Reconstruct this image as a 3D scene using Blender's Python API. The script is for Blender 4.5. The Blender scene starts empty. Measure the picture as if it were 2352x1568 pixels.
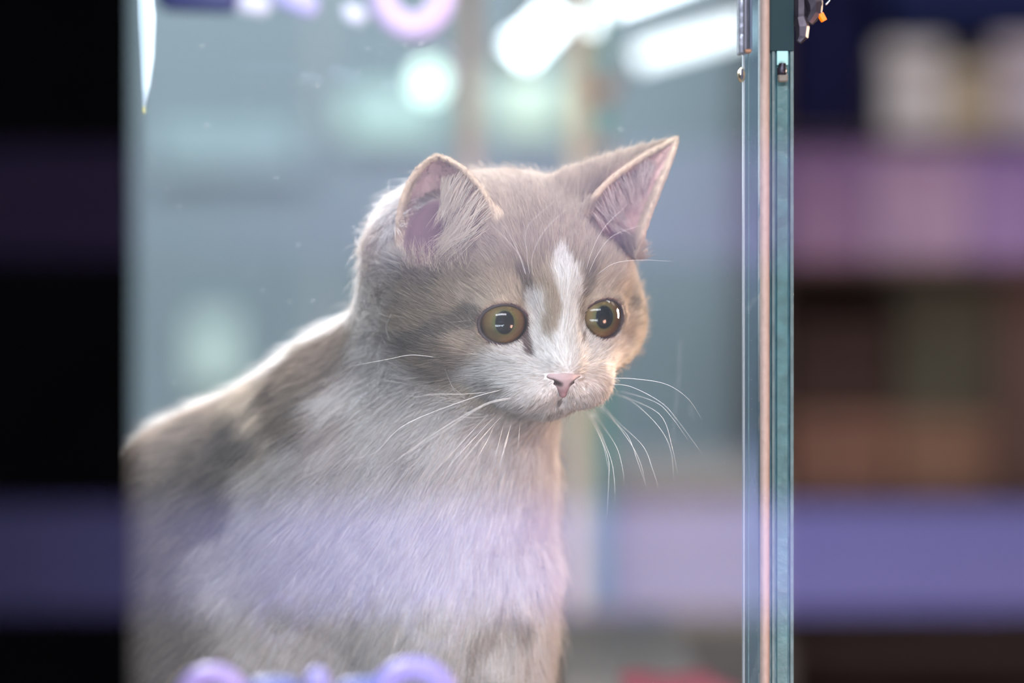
import bpy, math, random
import numpy as np
from mathutils import Vector
from mathutils.bvhtree import BVHTree

random.seed(7)
rng = np.random.default_rng(11)
C = bpy.context.scene.collection
SC = bpy.context.scene
CAMZ = 1.2
K = (36.0 / 85.0) / 2352.0


def P(px, py, Y):
    """point in millimetres (camera at the origin, looking along +Y) seen at a place of the frame, at depth Y"""
    return np.array([(px - 1176) * K * Y, Y, (784 - py) * K * Y])


def W(p):
    """millimetres to world metres"""
    p = np.asarray(p, dtype=float)
    return p / 1000.0 + np.array([0, 0, CAMZ])


def PW(px, py, Y):
    return Vector(W(P(px, py, Y)))


# ------------------------------------------------------------------ camera, world, lights
cam = bpy.data.cameras.new('camera')
cam.lens = 85
cam.sensor_width = 36
cam.clip_start = 0.01
cam.dof.use_dof = True
cam.dof.focus_distance = 0.852
cam.dof.aperture_fstop = 2.6
camo = bpy.data.objects.new('camera', cam)
camo.location = (0, 0, CAMZ)
camo.rotation_euler = (math.radians(90), 0, 0)
C.objects.link(camo)
SC.camera = camo

SC.view_settings.view_transform = 'Standard'
SC.view_settings.look = 'None'
SC.view_settings.gamma = 1
SC.view_settings.use_curve_mapping = False
SC.view_settings.exposure = 0.08
try:
    SC.cycles_curves.shape = 'RIBBONS'
    SC.cycles_curves.subdivisions = 2
except Exception:
    pass
cy = SC.cycles
cy.max_bounces = 8
cy.diffuse_bounces = 2
cy.glossy_bounces = 3
cy.transmission_bounces = 4
cy.transparent_max_bounces = 12
cy.sample_clamp_indirect = 4.0
cy.sample_clamp_direct = 0.0
cy.caustics_reflective = False
cy.caustics_refractive = False
cy.blur_glossy = 0.5
cy.use_denoising = True

world = bpy.data.worlds.new('world')
SC.world = world
world.use_nodes = True
bg = world.node_tree.nodes['Background']
bg.inputs[0].default_value = (0.32, 0.38, 0.62, 1)
bg.inputs[1].default_value = 0.05


def area(name, loc, target, size, size_y, power, col, spread=180):
    l = bpy.data.lights.new(name, 'AREA')
    l.shape = 'RECTANGLE'
    l.size = size
    l.size_y = size_y
    l.energy = power
    l.color = col
    l.spread = math.radians(spread)
    o = bpy.data.objects.new(name, l)
    o.location = loc
    d = Vector(target) - Vector(loc)
    o.rotation_euler = d.to_track_quat('-Z', 'Y').to_euler()
    C.objects.link(o)
    return o


area('cabinet_top_light', (-0.02, 1.05, 1.52), (-0.02, 0.95, 1.10), 0.60, 0.22, 2.5, (0.93, 0.97, 1.0), 130)
area('cabinet_front_fill', (0.02, 0.835, 1.47), (0.0, 0.90, 1.12), 0.60, 0.05, 2.4, (0.95, 0.95, 1.0))  # added fill at the cabinet front, lights the face
area('cabinet_back_light', (-0.26, 1.16, 1.47), (-0.07, 0.93, 1.16), 0.20, 0.14, 2.5, (1.0, 0.97, 0.95), 80)
area('warm_side_lamp', (0.50, 1.20, 1.26), (0.05, 0.88, 1.20), 0.10, 0.16, 0.42, (1.0, 0.70, 0.50), 30)
area('warm_counter_lamp', (0.46, 0.45, 0.98), (0.03, 0.92, 1.10), 0.12, 0.12, 2.4, (1.0, 0.50, 0.34))
area('front_high_fill', (0.05, -0.30, 1.78), (0.0, 0.88, 1.12), 1.1, 0.20, 26.0, (0.98, 0.95, 0.95))  # added soft front fill, above and behind the camera
area('front_low_fill', (-0.10, -0.45, 0.73), (0.0, 0.88, 1.20), 1.0, 0.18, 19.0, (0.90, 0.94, 1.0))  # added low fill that lifts the chin and muzzle
area('back_room_light', (-0.2, 2.0, 2.3), (0.0, 3.1, 1.15), 1.4, 0.5, 15.5, (0.78, 0.93, 1.0))
area('aisle_light', (1.5, 1.6, 2.2), (0.9, 2.4, 1.2), 0.8, 0.4, 5.0, (1.0, 0.86, 0.80))

# ------------------------------------------------------------------ helpers


def mat(name, base=(0.8, 0.8, 0.8), rough=0.5, metal=0.0, emit=None, estr=1.0, noise=None, spec=0.5, trans=0.0, ior=1.45):
    m = bpy.data.materials.new(name)
    m.use_nodes = True
    nt = m.node_tree
    b = nt.nodes['Principled BSDF']
    b.inputs['Base Color'].default_value = (*base, 1)
    b.inputs['Roughness'].default_value = rough
    b.inputs['Metallic'].default_value = metal
    b.inputs['Specular IOR Level'].default_value = spec
    b.inputs['Transmission Weight'].default_value = trans
    b.inputs['IOR'].default_value = ior
    if emit:
        b.inputs['Emission Color'].default_value = (*emit, 1)
        b.inputs['Emission Strength'].default_value = estr
    if noise:
        sc, amt, det = noise
        tc = nt.nodes.new('ShaderNodeTexCoord')
        n = nt.nodes.new('ShaderNodeTexNoise')
        n.inputs['Scale'].default_value = sc
        n.inputs['Detail'].default_value = det
        nt.links.new(tc.outputs['Object'], n.inputs['Vector'])
        r = nt.nodes.new('ShaderNodeValToRGB')
        r.color_ramp.elements[0].position = 0.3
        r.color_ramp.elements[1].position = 0.7
        r.color_ramp.elements[0].color = (*[max(0, c * (1 - amt)) for c in base], 1)
        r.color_ramp.elements[1].color = (*[min(1, c * (1 + amt)) for c in base], 1)
        nt.links.new(n.outputs['Fac'], r.inputs['Fac'])
        nt.links.new(r.outputs['Color'], b.inputs['Base Color'])
        bp = nt.nodes.new('ShaderNodeBump')
        bp.inputs['Strength'].default_value = 0.15
        bp.inputs['Distance'].default_value = 0.002
        nt.links.new(n.outputs['Fac'], bp.inputs['Height'])
        nt.links.new(bp.outputs['Normal'], b.inputs['Normal'])
    return m


def tag(o, label=None, cat=None, group=None, kind=None):
    if label:
        o['label'] = label
    if cat:
        o['category'] = cat
    if group:
        o['group'] = group
    if kind:
        o['kind'] = kind
    return o


def empty(name, loc):
    o = bpy.data.objects.new(name, None)
    o.empty_display_size = 0.05
    o.location = loc
    C.objects.link(o)
    return o


def link(name, me, m=None, parent=None, smooth=False):
    """mesh given in world coordinates; keeps it in place under its parent"""
    o = bpy.data.objects.new(name, me)
    if m:
        me.materials.append(m)
    if smooth:
        me.polygons.foreach_set('use_smooth', [True] * len(me.polygons))
    C.objects.link(o)
    if parent is not None:
        o.parent = parent
        off = Vector((0, 0, 0))
        q = parent
        while q is not None:
            off = off + Vector(q.location)
            q = q.parent
        o.location = -off
    return o


class MB:
    def __init__(s):
        s.v = []
        s.f = []

    def add(s, vs, fs):
        n = len(s.v)
        s.v += [tuple(map(float, v)) for v in vs]
        s.f += [tuple(i + n for i in f) for f in fs]
        return s

    def box(s, a, b, bev=0.0):
        """axis aligned box with chamfered edges"""
        a = np.array(a, float)
        b = np.array(b, float)
        c = (a + b) / 2
        h = np.abs(b - a) / 2
        bev = min(bev, h.min() * 0.9)
        if bev <= 0:
            vs = [c + h * np.array(k) for k in ((-1, -1, -1), (1, -1, -1), (1, 1, -1), (-1, 1, -1), (-1, -1, 1), (1, -1, 1), (1, 1, 1), (-1, 1, 1))]
            return s.add(vs, [(0, 3, 2, 1), (4, 5, 6, 7), (0, 1, 5, 4), (1, 2, 6, 5), (2, 3, 7, 6), (3, 0, 4, 7)])
        vs = []
        idx = {}
        for sx in (-1, 1):
            for sy in (-1, 1):
                for sz in (-1, 1):
                    for ax in range(3):
                        o = np.array([sx, sy, sz]) * (h - bev)
                        o[ax] = (sx, sy, sz)[ax] * h[ax]
                        idx[(sx, sy, sz, ax)] = len(vs)
                        vs.append(c + o)
        fs = []
        for ax in range(3):
            a1, a2 = [i for i in range(3) if i != ax]
            for sg in (-1, 1):
                q = []
                for (p1, p2) in ((-1, -1), (1, -1), (1, 1), (-1, 1)):
                    k = [0, 0, 0]
                    k[ax] = sg
                    k[a1] = p1
                    k[a2] = p2
                    q.append(idx[(*k, ax)])
                fs.append(tuple(q))
            for p1 in (-1, 1):
                for p2 in (-1, 1):
                    q = []
                    for (sg, which) in ((-1, a1), (1, a1), (1, a2), (-1, a2)):
                        k = [0, 0, 0]
                        k[ax] = sg
                        k[a1] = p1
                        k[a2] = p2
                        q.append(idx[(*k, which)])
                    fs.append(tuple(q))
        for sx in (-1, 1):
            for sy in (-1, 1):
                for sz in (-1, 1):
                    fs.append(tuple(idx[(sx, sy, sz, ax)] for ax in range(3)))
        return s.add(vs, fs)

    def tube(s, pts, rad, n=12, cap=True):
        pts = [np.array(p, float) for p in pts]
        rad = rad if hasattr(rad, '__len__') else [rad] * len(pts)
        vs = []
        prev = None
        for i, p in enumerate(pts):
            t = pts[min(i + 1, len(pts) - 1)] - pts[max(i - 1, 0)]
            t = t / (np.linalg.norm(t) + 1e-12)
            if prev is None:
                a = np.array([0, 0, 1.0]) if abs(t[2]) < 0.9 else np.array([1.0, 0, 0])
            else:
                a = prev
            u = a - t * a.dot(t)
            u /= np.linalg.norm(u)
            prev = u
            w = np.cross(t, u)
            for k in range(n):
                an = 2 * math.pi * k / n
                vs.append(p + rad[i] * (u * math.cos(an) + w * math.sin(an)))
        fs = []
        for i in range(len(pts) - 1):
            for k in range(n):
                k2 = (k + 1) % n
                fs.append((i * n + k, i * n + k2, (i + 1) * n + k2, (i + 1) * n + k))
        if cap:
            fs.append(tuple(range(n))[::-1])
            fs.append(tuple((len(pts) - 1) * n + k for k in range(n)))
        return s.add(vs, fs)

    def torus(s, c, R, r, axis='Y', n=40, m=14, arc=(0, 2 * math.pi), sq=1.0):
        vs = []
        closed = abs(arc[1] - arc[0] - 2 * math.pi) < 1e-6
        N = n if closed else n + 1
        for i in range(N):
            a = arc[0] + (arc[1] - arc[0]) * i / n
            for j in range(m):
                b = 2 * math.pi * j / m
                q = (R + r * math.cos(b))
                x, z, y = q * math.cos(a), q * math.sin(a) * sq, r * math.sin(b)
                if axis == 'Y':
                    vs.append((c[0] + x, c[1] + y, c[2] + z))
                elif axis == 'Z':
                    vs.append((c[0] + x, c[1] + z, c[2] + y))
                else:
                    vs.append((c[0] + y, c[1] + x, c[2] + z))
        fs = []
        for i in range(n):
            i2 = (i + 1) % N
            for j in range(m):
                j2 = (j + 1) % m
                fs.append((i * m + j, i * m + j2, i2 * m + j2, i2 * m + j))
        if not closed:
            fs.append(tuple(range(m)))
            fs.append(tuple((N - 1) * m + j for j in range(m)))
        return s.add(vs, fs)

    def lathe(s, c, prof, n=24, axis='Z', scale=(1, 1, 1)):
        """prof: list of (radius, height)"""
        vs = []
        for (r, h) in prof:
            for k in range(n):
                a = 2 * math.pi * k / n
                x, y, z = r * math.cos(a), r * math.sin(a), h
                if axis == 'Y':
                    x, y, z = x, h, y
                elif axis == 'X':
                    x, y, z = h, x, y
                vs.append((c[0] + x * scale[0], c[1] + y * scale[1], c[2] + z * scale[2]))
        fs = []
        for i in range(len(prof) - 1):
            for k in range(n):
                k2 = (k + 1) % n
                fs.append((i * n + k, i * n + k2, (i + 1) * n + k2, (i + 1) * n + k))
        fs.append(tuple(range(n))[::-1])
        fs.append(tuple((len(prof) - 1) * n + k for k in range(n)))
        return s.add(vs, fs)

    def me(s, name):
        m = bpy.data.meshes.new(name)
        m.from_pydata(s.v, [], s.f)
        m.validate()
        m.update()
        import bmesh
        bm = bmesh.new()
        bm.from_mesh(m)
        bmesh.ops.recalc_face_normals(bm, faces=bm.faces)
        bm.to_mesh(m)
        bm.free()
        return m

    def build(s, name, m, parent=None, smooth=False):
        return link(name, s.me(name), m, parent, smooth)

ZF_ = P(1176, 1850, 880)[2]
# ================================================================== setting
m_wallb = mat('wall_teal_paint', (0.40, 0.50, 0.54), 0.8, noise=(1.6, 0.10, 3))
m_wallf = mat('wall_dark_paint', (0.055, 0.045, 0.06), 0.8, noise=(2.0, 0.25, 3), spec=0.06)
m_floor = mat('floor_vinyl', (0.12, 0.105, 0.10), 0.5, noise=(6, 0.2, 4), spec=0.06)
m_ceil = mat('ceiling_paint', (0.45, 0.46, 0.48), 0.9, noise=(5, 0.05, 2))


def xw(px, Y):
    return float(W(P(px, 784, Y * 1000))[0])


def zw(py, Y):
    return float(W(P(1176, py, Y * 1000))[2])


tag(MB().box((-3.2, -2.6, -0.1), (3.6, 5.2, 0)).build('floor', m_floor), kind='structure')
tag(MB().box((-3.2, -2.6, 2.9), (3.6, 5.2, 3.0)).build('ceiling', m_ceil), kind='structure')
tag(MB().box((-3.2, 3.0, 0), (xw(1782, 3.0), 3.08, 2.9), 0.004).build('wall_back', m_wallb), kind='structure')
tag(MB().box((-3.2, 5.1, 0), (3.6, 5.2, 2.9)).build('wall_far', m_wallf), kind='structure')
tag(MB().box((-3.3, -2.6, 0), (-3.2, 5.2, 2.9)).build('wall_left', m_wallf), kind='structure')
tag(MB().box((3.6, -2.6, 0), (3.7, 5.2, 2.9)).build('wall_right', m_wallf), kind='structure')
tag(MB().box((-3.2, -2.7, 0), (3.6, -2.6, 2.9)).build('wall_front', mat('wall_black_paint', (0.008, 0.008, 0.01), 0.9, noise=(2, 0.2, 3), spec=0.06)), kind='structure')


def glow(name, col, strength, grad_x=None):
    m = bpy.data.materials.new(name)
    m.use_nodes = True
    nt = m.node_tree
    b = nt.nodes['Principled BSDF']
    b.inputs['Base Color'].default_value = (*[min(1, c * 0.8) for c in col], 1)
    b.inputs['Roughness'].default_value = 0.4
    b.inputs['Emission Color'].default_value = (*col, 1)
    b.inputs['Emission Strength'].default_value = strength
    if grad_x:
        tc = nt.nodes.new('ShaderNodeTexCoord')
        sp = nt.nodes.new('ShaderNodeSeparateXYZ')
        nt.links.new(tc.outputs['Object'], sp.inputs[0])
        mr = nt.nodes.new('ShaderNodeValToRGB')
        mp = nt.nodes.new('ShaderNodeMapRange')
        mp.inputs['From Min'].default_value = -0.434
        mp.inputs['From Max'].default_value = 0.434
        nt.links.new(sp.outputs[0], mp.inputs['Value'])
        nt.links.new(mp.outputs[0], mr.inputs[0])
        el = mr.color_ramp.elements
        el[0].position, el[0].color = grad_x[0][0], (*[grad_x[0][1]] * 3, 1)
        el[1].position, el[1].color = grad_x[-1][0], (*[grad_x[-1][1]] * 3, 1)
        for p_, v_ in grad_x[1:-1]:
            e = el.new(p_)
            e.color = (v_, v_, v_, 1)
        ml = nt.nodes.new('ShaderNodeMath')
        ml.operation = 'MULTIPLY'
        ml.inputs[1].default_value = strength
        nt.links.new(mr.outputs[0], ml.inputs[0])
        nt.links.new(ml.outputs[0], b.inputs['Emission Strength'])
    return m


# ---- shop window pane nearest the camera: it mirrors the lit shelf edges across the aisle
def glass(name, refl, tint=(1, 1, 1), film=0.0, filmcol=(0.8, 0.85, 0.9), rough=0.0, smear=0.0):
    m = bpy.data.materials.new(name)
    m.use_nodes = True
    nt = m.node_tree
    nt.nodes.clear()
    N, L = nt.nodes.new, nt.links.new
    out = N('ShaderNodeOutputMaterial')
    t = N('ShaderNodeBsdfTransparent')
    t.inputs[0].default_value = (*tint, 1)
    g = N('ShaderNodeBsdfGlossy')
    g.inputs['Roughness'].default_value = rough
    a = N('ShaderNodeMixShader')
    a.inputs[0].default_value = refl
    L(t.outputs[0], a.inputs[1])
    L(g.outputs[0], a.inputs[2])
    last = a.outputs[0]
    if film:
        d = N('ShaderNodeBsdfDiffuse')
        d.inputs[0].default_value = (*filmcol, 1)
        tr = N('ShaderNodeBsdfTranslucent')
        tr.inputs[0].default_value = (*filmcol, 1)
        dm = N('ShaderNodeMixShader')
        L(d.outputs[0], dm.inputs[1])
        L(tr.outputs[0], dm.inputs[2])
        f = N('ShaderNodeMixShader')
        f.inputs[0].default_value = film
        if smear:
            tc = N('ShaderNodeTexCoord')
            mp = N('ShaderNodeMapping')
            mp.inputs['Scale'].default_value = (60, 60, 2.0)
            nz = N('ShaderNodeTexNoise')
            nz.inputs['Scale'].default_value = 3
            nz.inputs['Detail'].default_value = 4
            L(tc.outputs['Object'], mp.inputs[0])
            L(mp.outputs[0], nz.inputs['Vector'])
            mr = N('ShaderNodeMapRange')
            mr.inputs['To Min'].default_value = film * (1 - smear)
            mr.inputs['To Max'].default_value = film * (1 + smear)
            L(nz.outputs['Fac'], mr.inputs['Value'])
            L(mr.outputs[0], f.inputs[0])
        L(last, f.inputs[1])
        L(dm.outputs[0], f.inputs[2])
        last = f.outputs[0]
    L(last, out.inputs[0])
    return m


shopglass = MB().box((-0.75, 0.300, 0.55), (0.75, 0.3002, 1.9)).build('window_1', glass('shop_window_glass', 0.085))
tag(shopglass, kind='structure')
# the dark upright beside that window, left
m_black = mat('black_frame', (0.0006, 0.0006, 0.0008), 0.9, noise=(30, 0.2, 3), spec=0.0)
m_alu = mat('dark_trim', (0.006, 0.006, 0.008), 0.7, spec=0.05)
bx = MB().box((xw(-500, 0.60), 0.600, 0.0), (xw(288, 0.60), 0.615, 2.9), 0.001).build('trim_1', m_black)
tag(bx, kind='structure')

# ---- lit bands across the aisle (behind the camera), seen only mirrored in the shop window
VB = 2.05
YB = 2 * 0.3 - VB


def band(name, y0, y1, m, label, group=None):
    e = empty(name, (0, YB, zw(y1, VB)))
    tag(e, label, 'light', group)
    x0, x1 = xw(-200, VB), xw(2560, VB)
    MB().box((x0, YB - 0.03, zw(y1, VB)), (x1, YB, zw(y0, VB)), 0.004).build('diffuser', m, e)
    MB().box((x0 - 0.01, YB - 0.05, zw(y1, VB) - 0.002), (x1 + 0.01, YB - 0.03, zw(y0, VB) + 0.002), 0.002).build('housing', m_alu, e)
    return e


band('shelf_light', 335, 590, glow('upper_band_glow', (0.55, 0.36, 1.0), 1.3, [(0.0, 0.06), (0.18, 0.07), (0.3, 0.28), (0.62, 0.48), (0.75, 0.6), (1.0, 1.0)]),
     'long dim mauve shelf light mirrored in the glass across the ears', 'shelf lights mirrored in the window')
band('shelf_light', 1165, 1405, glow('lower_band_glow', (0.38, 0.36, 0.92), 3.0, [(0.0, 0.16), (0.16, 0.24), (0.32, 0.75), (0.7, 0.95), (1.0, 0.85)]),
     'long bright lavender shelf light mirrored in the glass across the chest', 'shelf lights mirrored in the window')
e = empty('upright_light', (xw(735, VB), YB - 0.09, 0.95))
tag(e, 'thin pale vertical strip light mirrored in the glass left of the kitten', 'light')
MB().box((xw(718, VB + .07), YB - 0.09, 0.7), (xw(756, VB + .07), YB - 0.07, 1.8), 0.002).build('diffuser', glow('strip_glow', (1.0, 0.75, 0.75), 0.6), e)
MB().box((xw(714, VB + .07), YB - 0.11, 0.69), (xw(760, VB + .07), YB - 0.091, 1.81), 0.001).build('housing', m_alu, e)

# ---- glowing lavender letters hanging between window and cabinet, cut by the frame
YR = 0.700
m_lav = glow('lavender_neon', (0.62, 0.53, 0.88), 0.14)
m_lavw = glow('pale_neon', (0.70, 0.76, 1.0), 0.30)
m_navy = mat('navy_plastic', (0.05, 0.07, 0.22), 0.4, noise=(60, 0.2, 2))
m_blue = glow('blue_neon', (0.10, 0.14, 0.50), 0.12)


def at(px, py, Y):
    return np.array(PW(px, py, Y * 1000))


kk = K * YR
r_ = tag(MB().torus(at(948, -14, YR), 70 * kk, 31 * kk, sq=1.05).build('ring', m_lav, smooth=True),
         'glowing lavender ring at the top edge, left of the beige post', 'ring')
r_ = tag(MB().torus(at(488, 1612, YR), 62 * kk, 25 * kk).build('ring', glow('lavender_dim', (0.42, 0.34, 0.80), 0.16), smooth=True),
         'dim lavender ring at the bottom edge beside the dark upright', 'ring')
r_ = tag(MB().torus(at(950, 1612, YR), 78 * kk, 24 * kk).build('ring', glow('violet_dim', (0.30, 0.27, 0.80), 0.14), smooth=True),
         'violet blue ring at the bottom edge below the chest of the kitten', 'ring')


def pill(pts, r, name, m, label, cat_, group=None):
    pts = [at(*p) for p in pts]
    d = (pts[1] - pts[0]) / np.linalg.norm(pts[1] - pts[0])
    d2 = (pts[-1] - pts[-2]) / np.linalg.norm(pts[-1] - pts[-2])
    rr = r * kk
    full = [pts[0] - d * rr * k for k in (0.95, 0.7, 0.35)] + pts + [pts[-1] + d2 * rr * k for k in (0.35, 0.7, 0.95)]
    rad = [rr * 0.3, rr * 0.71, rr * 0.94] + [rr] * len(pts) + [rr * 0.94, rr * 0.71, rr * 0.3]
    return tag(MB().tube(full, rad, 16).build(name, m, smooth=True), label, cat_, group)


pill([(560, 8, YR), (600, 14, YR)], 22, 'pendant', m_lavw, 'bright white blue pendant at the top edge, left of the glowing ring', 'ornament')
pill([(655, -8, YR), (705, 12, YR)], 28, 'pendant', glow('lav_mid', (0.48, 0.50, 0.95), 0.12), 'soft lavender pendant at the top edge right beside the bright one', 'ornament')
pill([(808, 30, YR), (820, 36, YR)], 20, 'pendant', m_lavw, 'small bright pendant at the top edge touching the glowing ring', 'ornament')
pill([(395, -10, YR), (520, -6, YR)], 38, 'pendant', m_navy, 'navy blue pendant at the top edge beside the dark upright', 'ornament')
pill([(600, 1590, YR), (660, 1590, YR)], 34, 'pendant', m_blue, 'deep blue pendant at the bottom edge right of the dim ring', 'ornament')
pill([(728, 1560, YR), (732, 1600, YR)], 26, 'pendant', glow('lav_low', (0.27, 0.27, 0.75), 0.18), 'small violet pendant at the bottom edge halfway between the rings', 'ornament')
pill([(800, 1590, YR), (860, 1585, YR)], 30, 'pendant', m_blue, 'deep blue pendant at the bottom edge just left of the violet ring', 'ornament')
# lit tube that peeks from behind the dark upright, top left
yt = 0.905
e = empty('lamp_tube', at(322, 240, yt))
tag(e, 'slim glowing white tube beside the dark upright, top left', 'lamp')
MB().tube([at(334, -160, yt), at(336, 40, yt), at(337, 130, yt), at(334, 195, yt), at(329, 245, yt)], [kk * 30, kk * 28, kk * 22, kk * 14, kk * 5], 14).build('tube', glow('tube_glow', (0.66, 0.86, 1.0), 0.45), e, smooth=True)
MB().lathe(at(329, 248, yt) + np.array([0, 0, -0.002]), [(kk * 4, 0), (kk * 5, 0.001), (kk * 4, 0.003)], 12).build('end_cap', mat('yellowed_cap', (0.55, 0.55, 0.25), 0.4), e)

# ================================================================== glass cabinet round the kitten
ZC = float(ZF_ / 1000 + CAMZ)
yg = 0.800
cab = empty('glass_cabinet', (0.02, 1.15, ZC - 0.03))
tag(cab, 'glass display cabinet with hazy front pane and teal edges holding the kitten', 'cabinet')
m_teal = mat('glass_edge_teal', (0.042, 0.115, 0.13), 0.35, noise=(220, 0.25, 4), spec=0.6)
m_teal_d = mat('glass_edge_dark', (0.028, 0.09, 0.12), 0.3, noise=(160, 0.3, 4))
m_teal_l = mat('glass_edge_pale', (0.075, 0.125, 0.14), 0.35, noise=(200, 0.2, 4))
m_cream = mat('cream_seal', (0.35, 0.27, 0.245), 0.6, noise=(400, 0.08, 4))
m_base = mat('cabinet_floor_board', (0.13, 0.115, 0.105), 0.45, noise=(25, 0.2, 4), spec=0.06)
fp = MB().box((xw(120, yg), yg, ZC), (xw(1740, yg), yg + 0.0002, 1.50)).build('front_pane', glass('cabinet_glass', 0.02, (0.97, 0.985, 1.0), 0.013, (0.72, 0.86, 1.0), smear=0.12), cab)
fp['label'] = 'hazy front pane with dust specks'
ye = 0.842
sc_ = K * ye
# the door pane that overlaps at the right: pale line, then a bluish band
MB().box((xw(1709, ye), ye, ZC), (xw(1745, ye), ye + 0.005, 1.50)).build('door_pane', glass('door_glass', 0.06, (0.72, 0.86, 0.92), 0.09, (0.35, 0.52, 0.66)), cab)
MB().box((xw(1706.5, ye), ye - 0.001, ZC), (xw(1710, ye), ye + 0.004, 1.50), 0.0002).build('door_edge', mat('bright_edge', (0.28, 0.33, 0.37), 0.3), cab)
MB().box((xw(1718, ye), ye - 0.0005, ZC), (xw(1720, ye), ye - 0.0001, 1.50)).build('door_edge', m_teal, cab)
# cream seal with a slightly ragged outline
vs, fs = [], []
nz_ = 90
rr_ = np.random.default_rng(4)
wob1 = np.cumsum(rr_.normal(0, 0.25, nz_)) * 0.25
wob1 -= np.linspace(wob1[0], wob1[-1], nz_)
for k in range(nz_):
    z = ZC + (1.50 - ZC) * k / (nz_ - 1)
    for (x, y) in ((xw(1745, ye) + wob1[k] * 0.00015, ye - 0.003), (xw(1755, ye), ye - 0.0045), (xw(1765.5, ye) + wob1[-k] * 0.0001, ye - 0.003), (xw(1765, ye), ye + 0.006), (xw(1745, ye), ye + 0.006)):
        vs.append((x, y, z))
for k in range(nz_ - 1):
    for j in range(5):
        j2 = (j + 1) % 5
        fs.append((k * 5 + j, k * 5 + j2, (k + 1) * 5 + j2, (k + 1) * 5 + j))
MB().add(vs, fs).build('seal', m_cream, cab, smooth=True)
for (a, b, m_, dy) in ((1765.5, 1773, m_teal_d, 0.001), (1773, 1780, m_teal_l, 0.0), (1780, 1785, m_teal_d, 0.0012), (1785, 1810, m_teal, 0.0004), (1810, 1815, m_teal_d, 0.0012), (1815, 1823, m_teal_l, 0.0)):
    MB().box((xw(a, ye), ye + dy, ZC), (xw(b, ye), ye + 0.014, 1.50), 0.0001).build('glass_edge', m_, cab)
# floor board, top board with the lamp housing, rear rail
MB().box((xw(-100, yg) - 0.06, yg - 0.01, ZC - 0.03), (xw(1823, ye), 1.53, ZC), 0.002).build('floor_board', m_base, cab)
MB().box((xw(-100, yg) - 0.06, yg - 0.01, 1.53), (xw(1823, ye), 1.53, 1.56), 0.002).build('top_board', m_base, cab)
# dust on the front pane
dust = MB()
rd = np.random.default_rng(9)
spots = [(475, 287, 2.6), (634, 408, 2.2), (686, 563, 2.0), (718, 690, 1.8), (666, 692, 1.6), (603, 668, 1.4), (575, 628, 1.4), (931, 105, 2.2), (967, 101, 2.4), (845, 112, 1.8), (464, 106, 2.0), (384, 430, 1.3), (412, 474, 1.4), (1426, 297, 2.2), (1140, 32, 1.4), (403, 880, 1.6), (1168, 116, 1.6), (1250, 340, 1.3), (822, 165, 1.6), (730, 196, 2.0), (680, 1240, 1.6), (1705, 100, 1.2)]
for _ in range(90):
    spots.append((rd.uniform(340, 1700), rd.uniform(10, 1540), rd.uniform(0.4, 0.9)))
for _ in range(45):
    spots.append((rd.normal(870, 40), rd.normal(100, 40), rd.uniform(0.4, 0.9)))
for (px, py, r) in spots:
    c = at(px, py, yg - 0.0004)
    r = r * K * yg
    vs, fs = [], []
    n = 7
    for j in range(n):
        a = 2 * math.pi * j / n
        q = r * rd.uniform(0.7, 1.2)
        vs.append(c + np.array([q * math.cos(a), 0, q * math.sin(a)]))
    vs.append(c + np.array([0, -0.0003, 0]))
    vs.append(c + np.array([0, 0.0003, 0]))
    for j in range(n):
        fs.append((j, (j + 1) % n, n))
        fs.append(((j + 1) % n, j, n + 1))
    dust.add(vs, fs)
for pts in ([(1563, 780), (1560, 850), (1556, 900), (1550, 960), (1545, 1020)], [(1738, 680), (1715, 715)], [(1748, 1480), (1738, 1530), (1728, 1568), (1722, 1600)], [(1585, 930), (1590, 960)], [(555, 228), (580, 226)], [(718, 150), (716, 165)]):
    dust.tube([at(x, y, yg - 0.0004) for x, y in pts], 0.00002, 5)
d_ = dust.build('dust', mat('dust_white', (0.75, 0.8, 0.82), 0.8), cab)
d_['kind'] = 'stuff'

# metal handle bar on the door, top right
m_chr = mat('brushed_metal', (0.30, 0.32, 0.40), 0.25, 0.9, noise=(300, 0.15, 2))
m_dk = mat('dark_metal', (0.035, 0.035, 0.055), 0.35, 0.7, noise=(200, 0.2, 2))
e = empty('door_handle_bar', at(1713, 122, ye - 0.012))
tag(e, 'slim grey metal bar on the glass door, cut by the top edge', 'handle')
yh = ye - 0.012
MB().box((xw(1697.5, yh), yh, zw(123, yh)), (xw(1709, yh), yh + 0.008, 1.48), 0.0004).build('rail', m_chr, e)
MB().box((xw(1709, yh), yh + 0.001, zw(121, yh)), (xw(1717, yh), yh + 0.008, 1.48), 0.0003).build('rail', mat('mid_metal', (0.14, 0.14, 0.18), 0.3, 0.8), e)
MB().box((xw(1717, yh), yh + 0.002, zw(119, yh)), (xw(1722, yh), yh + 0.008, 1.48), 0.0002).build('groove', m_dk, e)
MB().box((xw(1722, yh), yh + 0.001, zw(118, yh)), (xw(1730, yh), yh + 0.008, 1.48), 0.0004).build('rail', mat('blue_metal', (0.10, 0.13, 0.20), 0.3, 0.8), e)
MB().box((xw(1711, yh), yh + 0.0005, zw(120, yh)), (xw(1727, yh), yh + 0.006, zw(112, yh)), 0.0003).build('end_cap', mat('rust_metal', (0.30, 0.14, 0.07), 0.4, 0.5), e)
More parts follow.
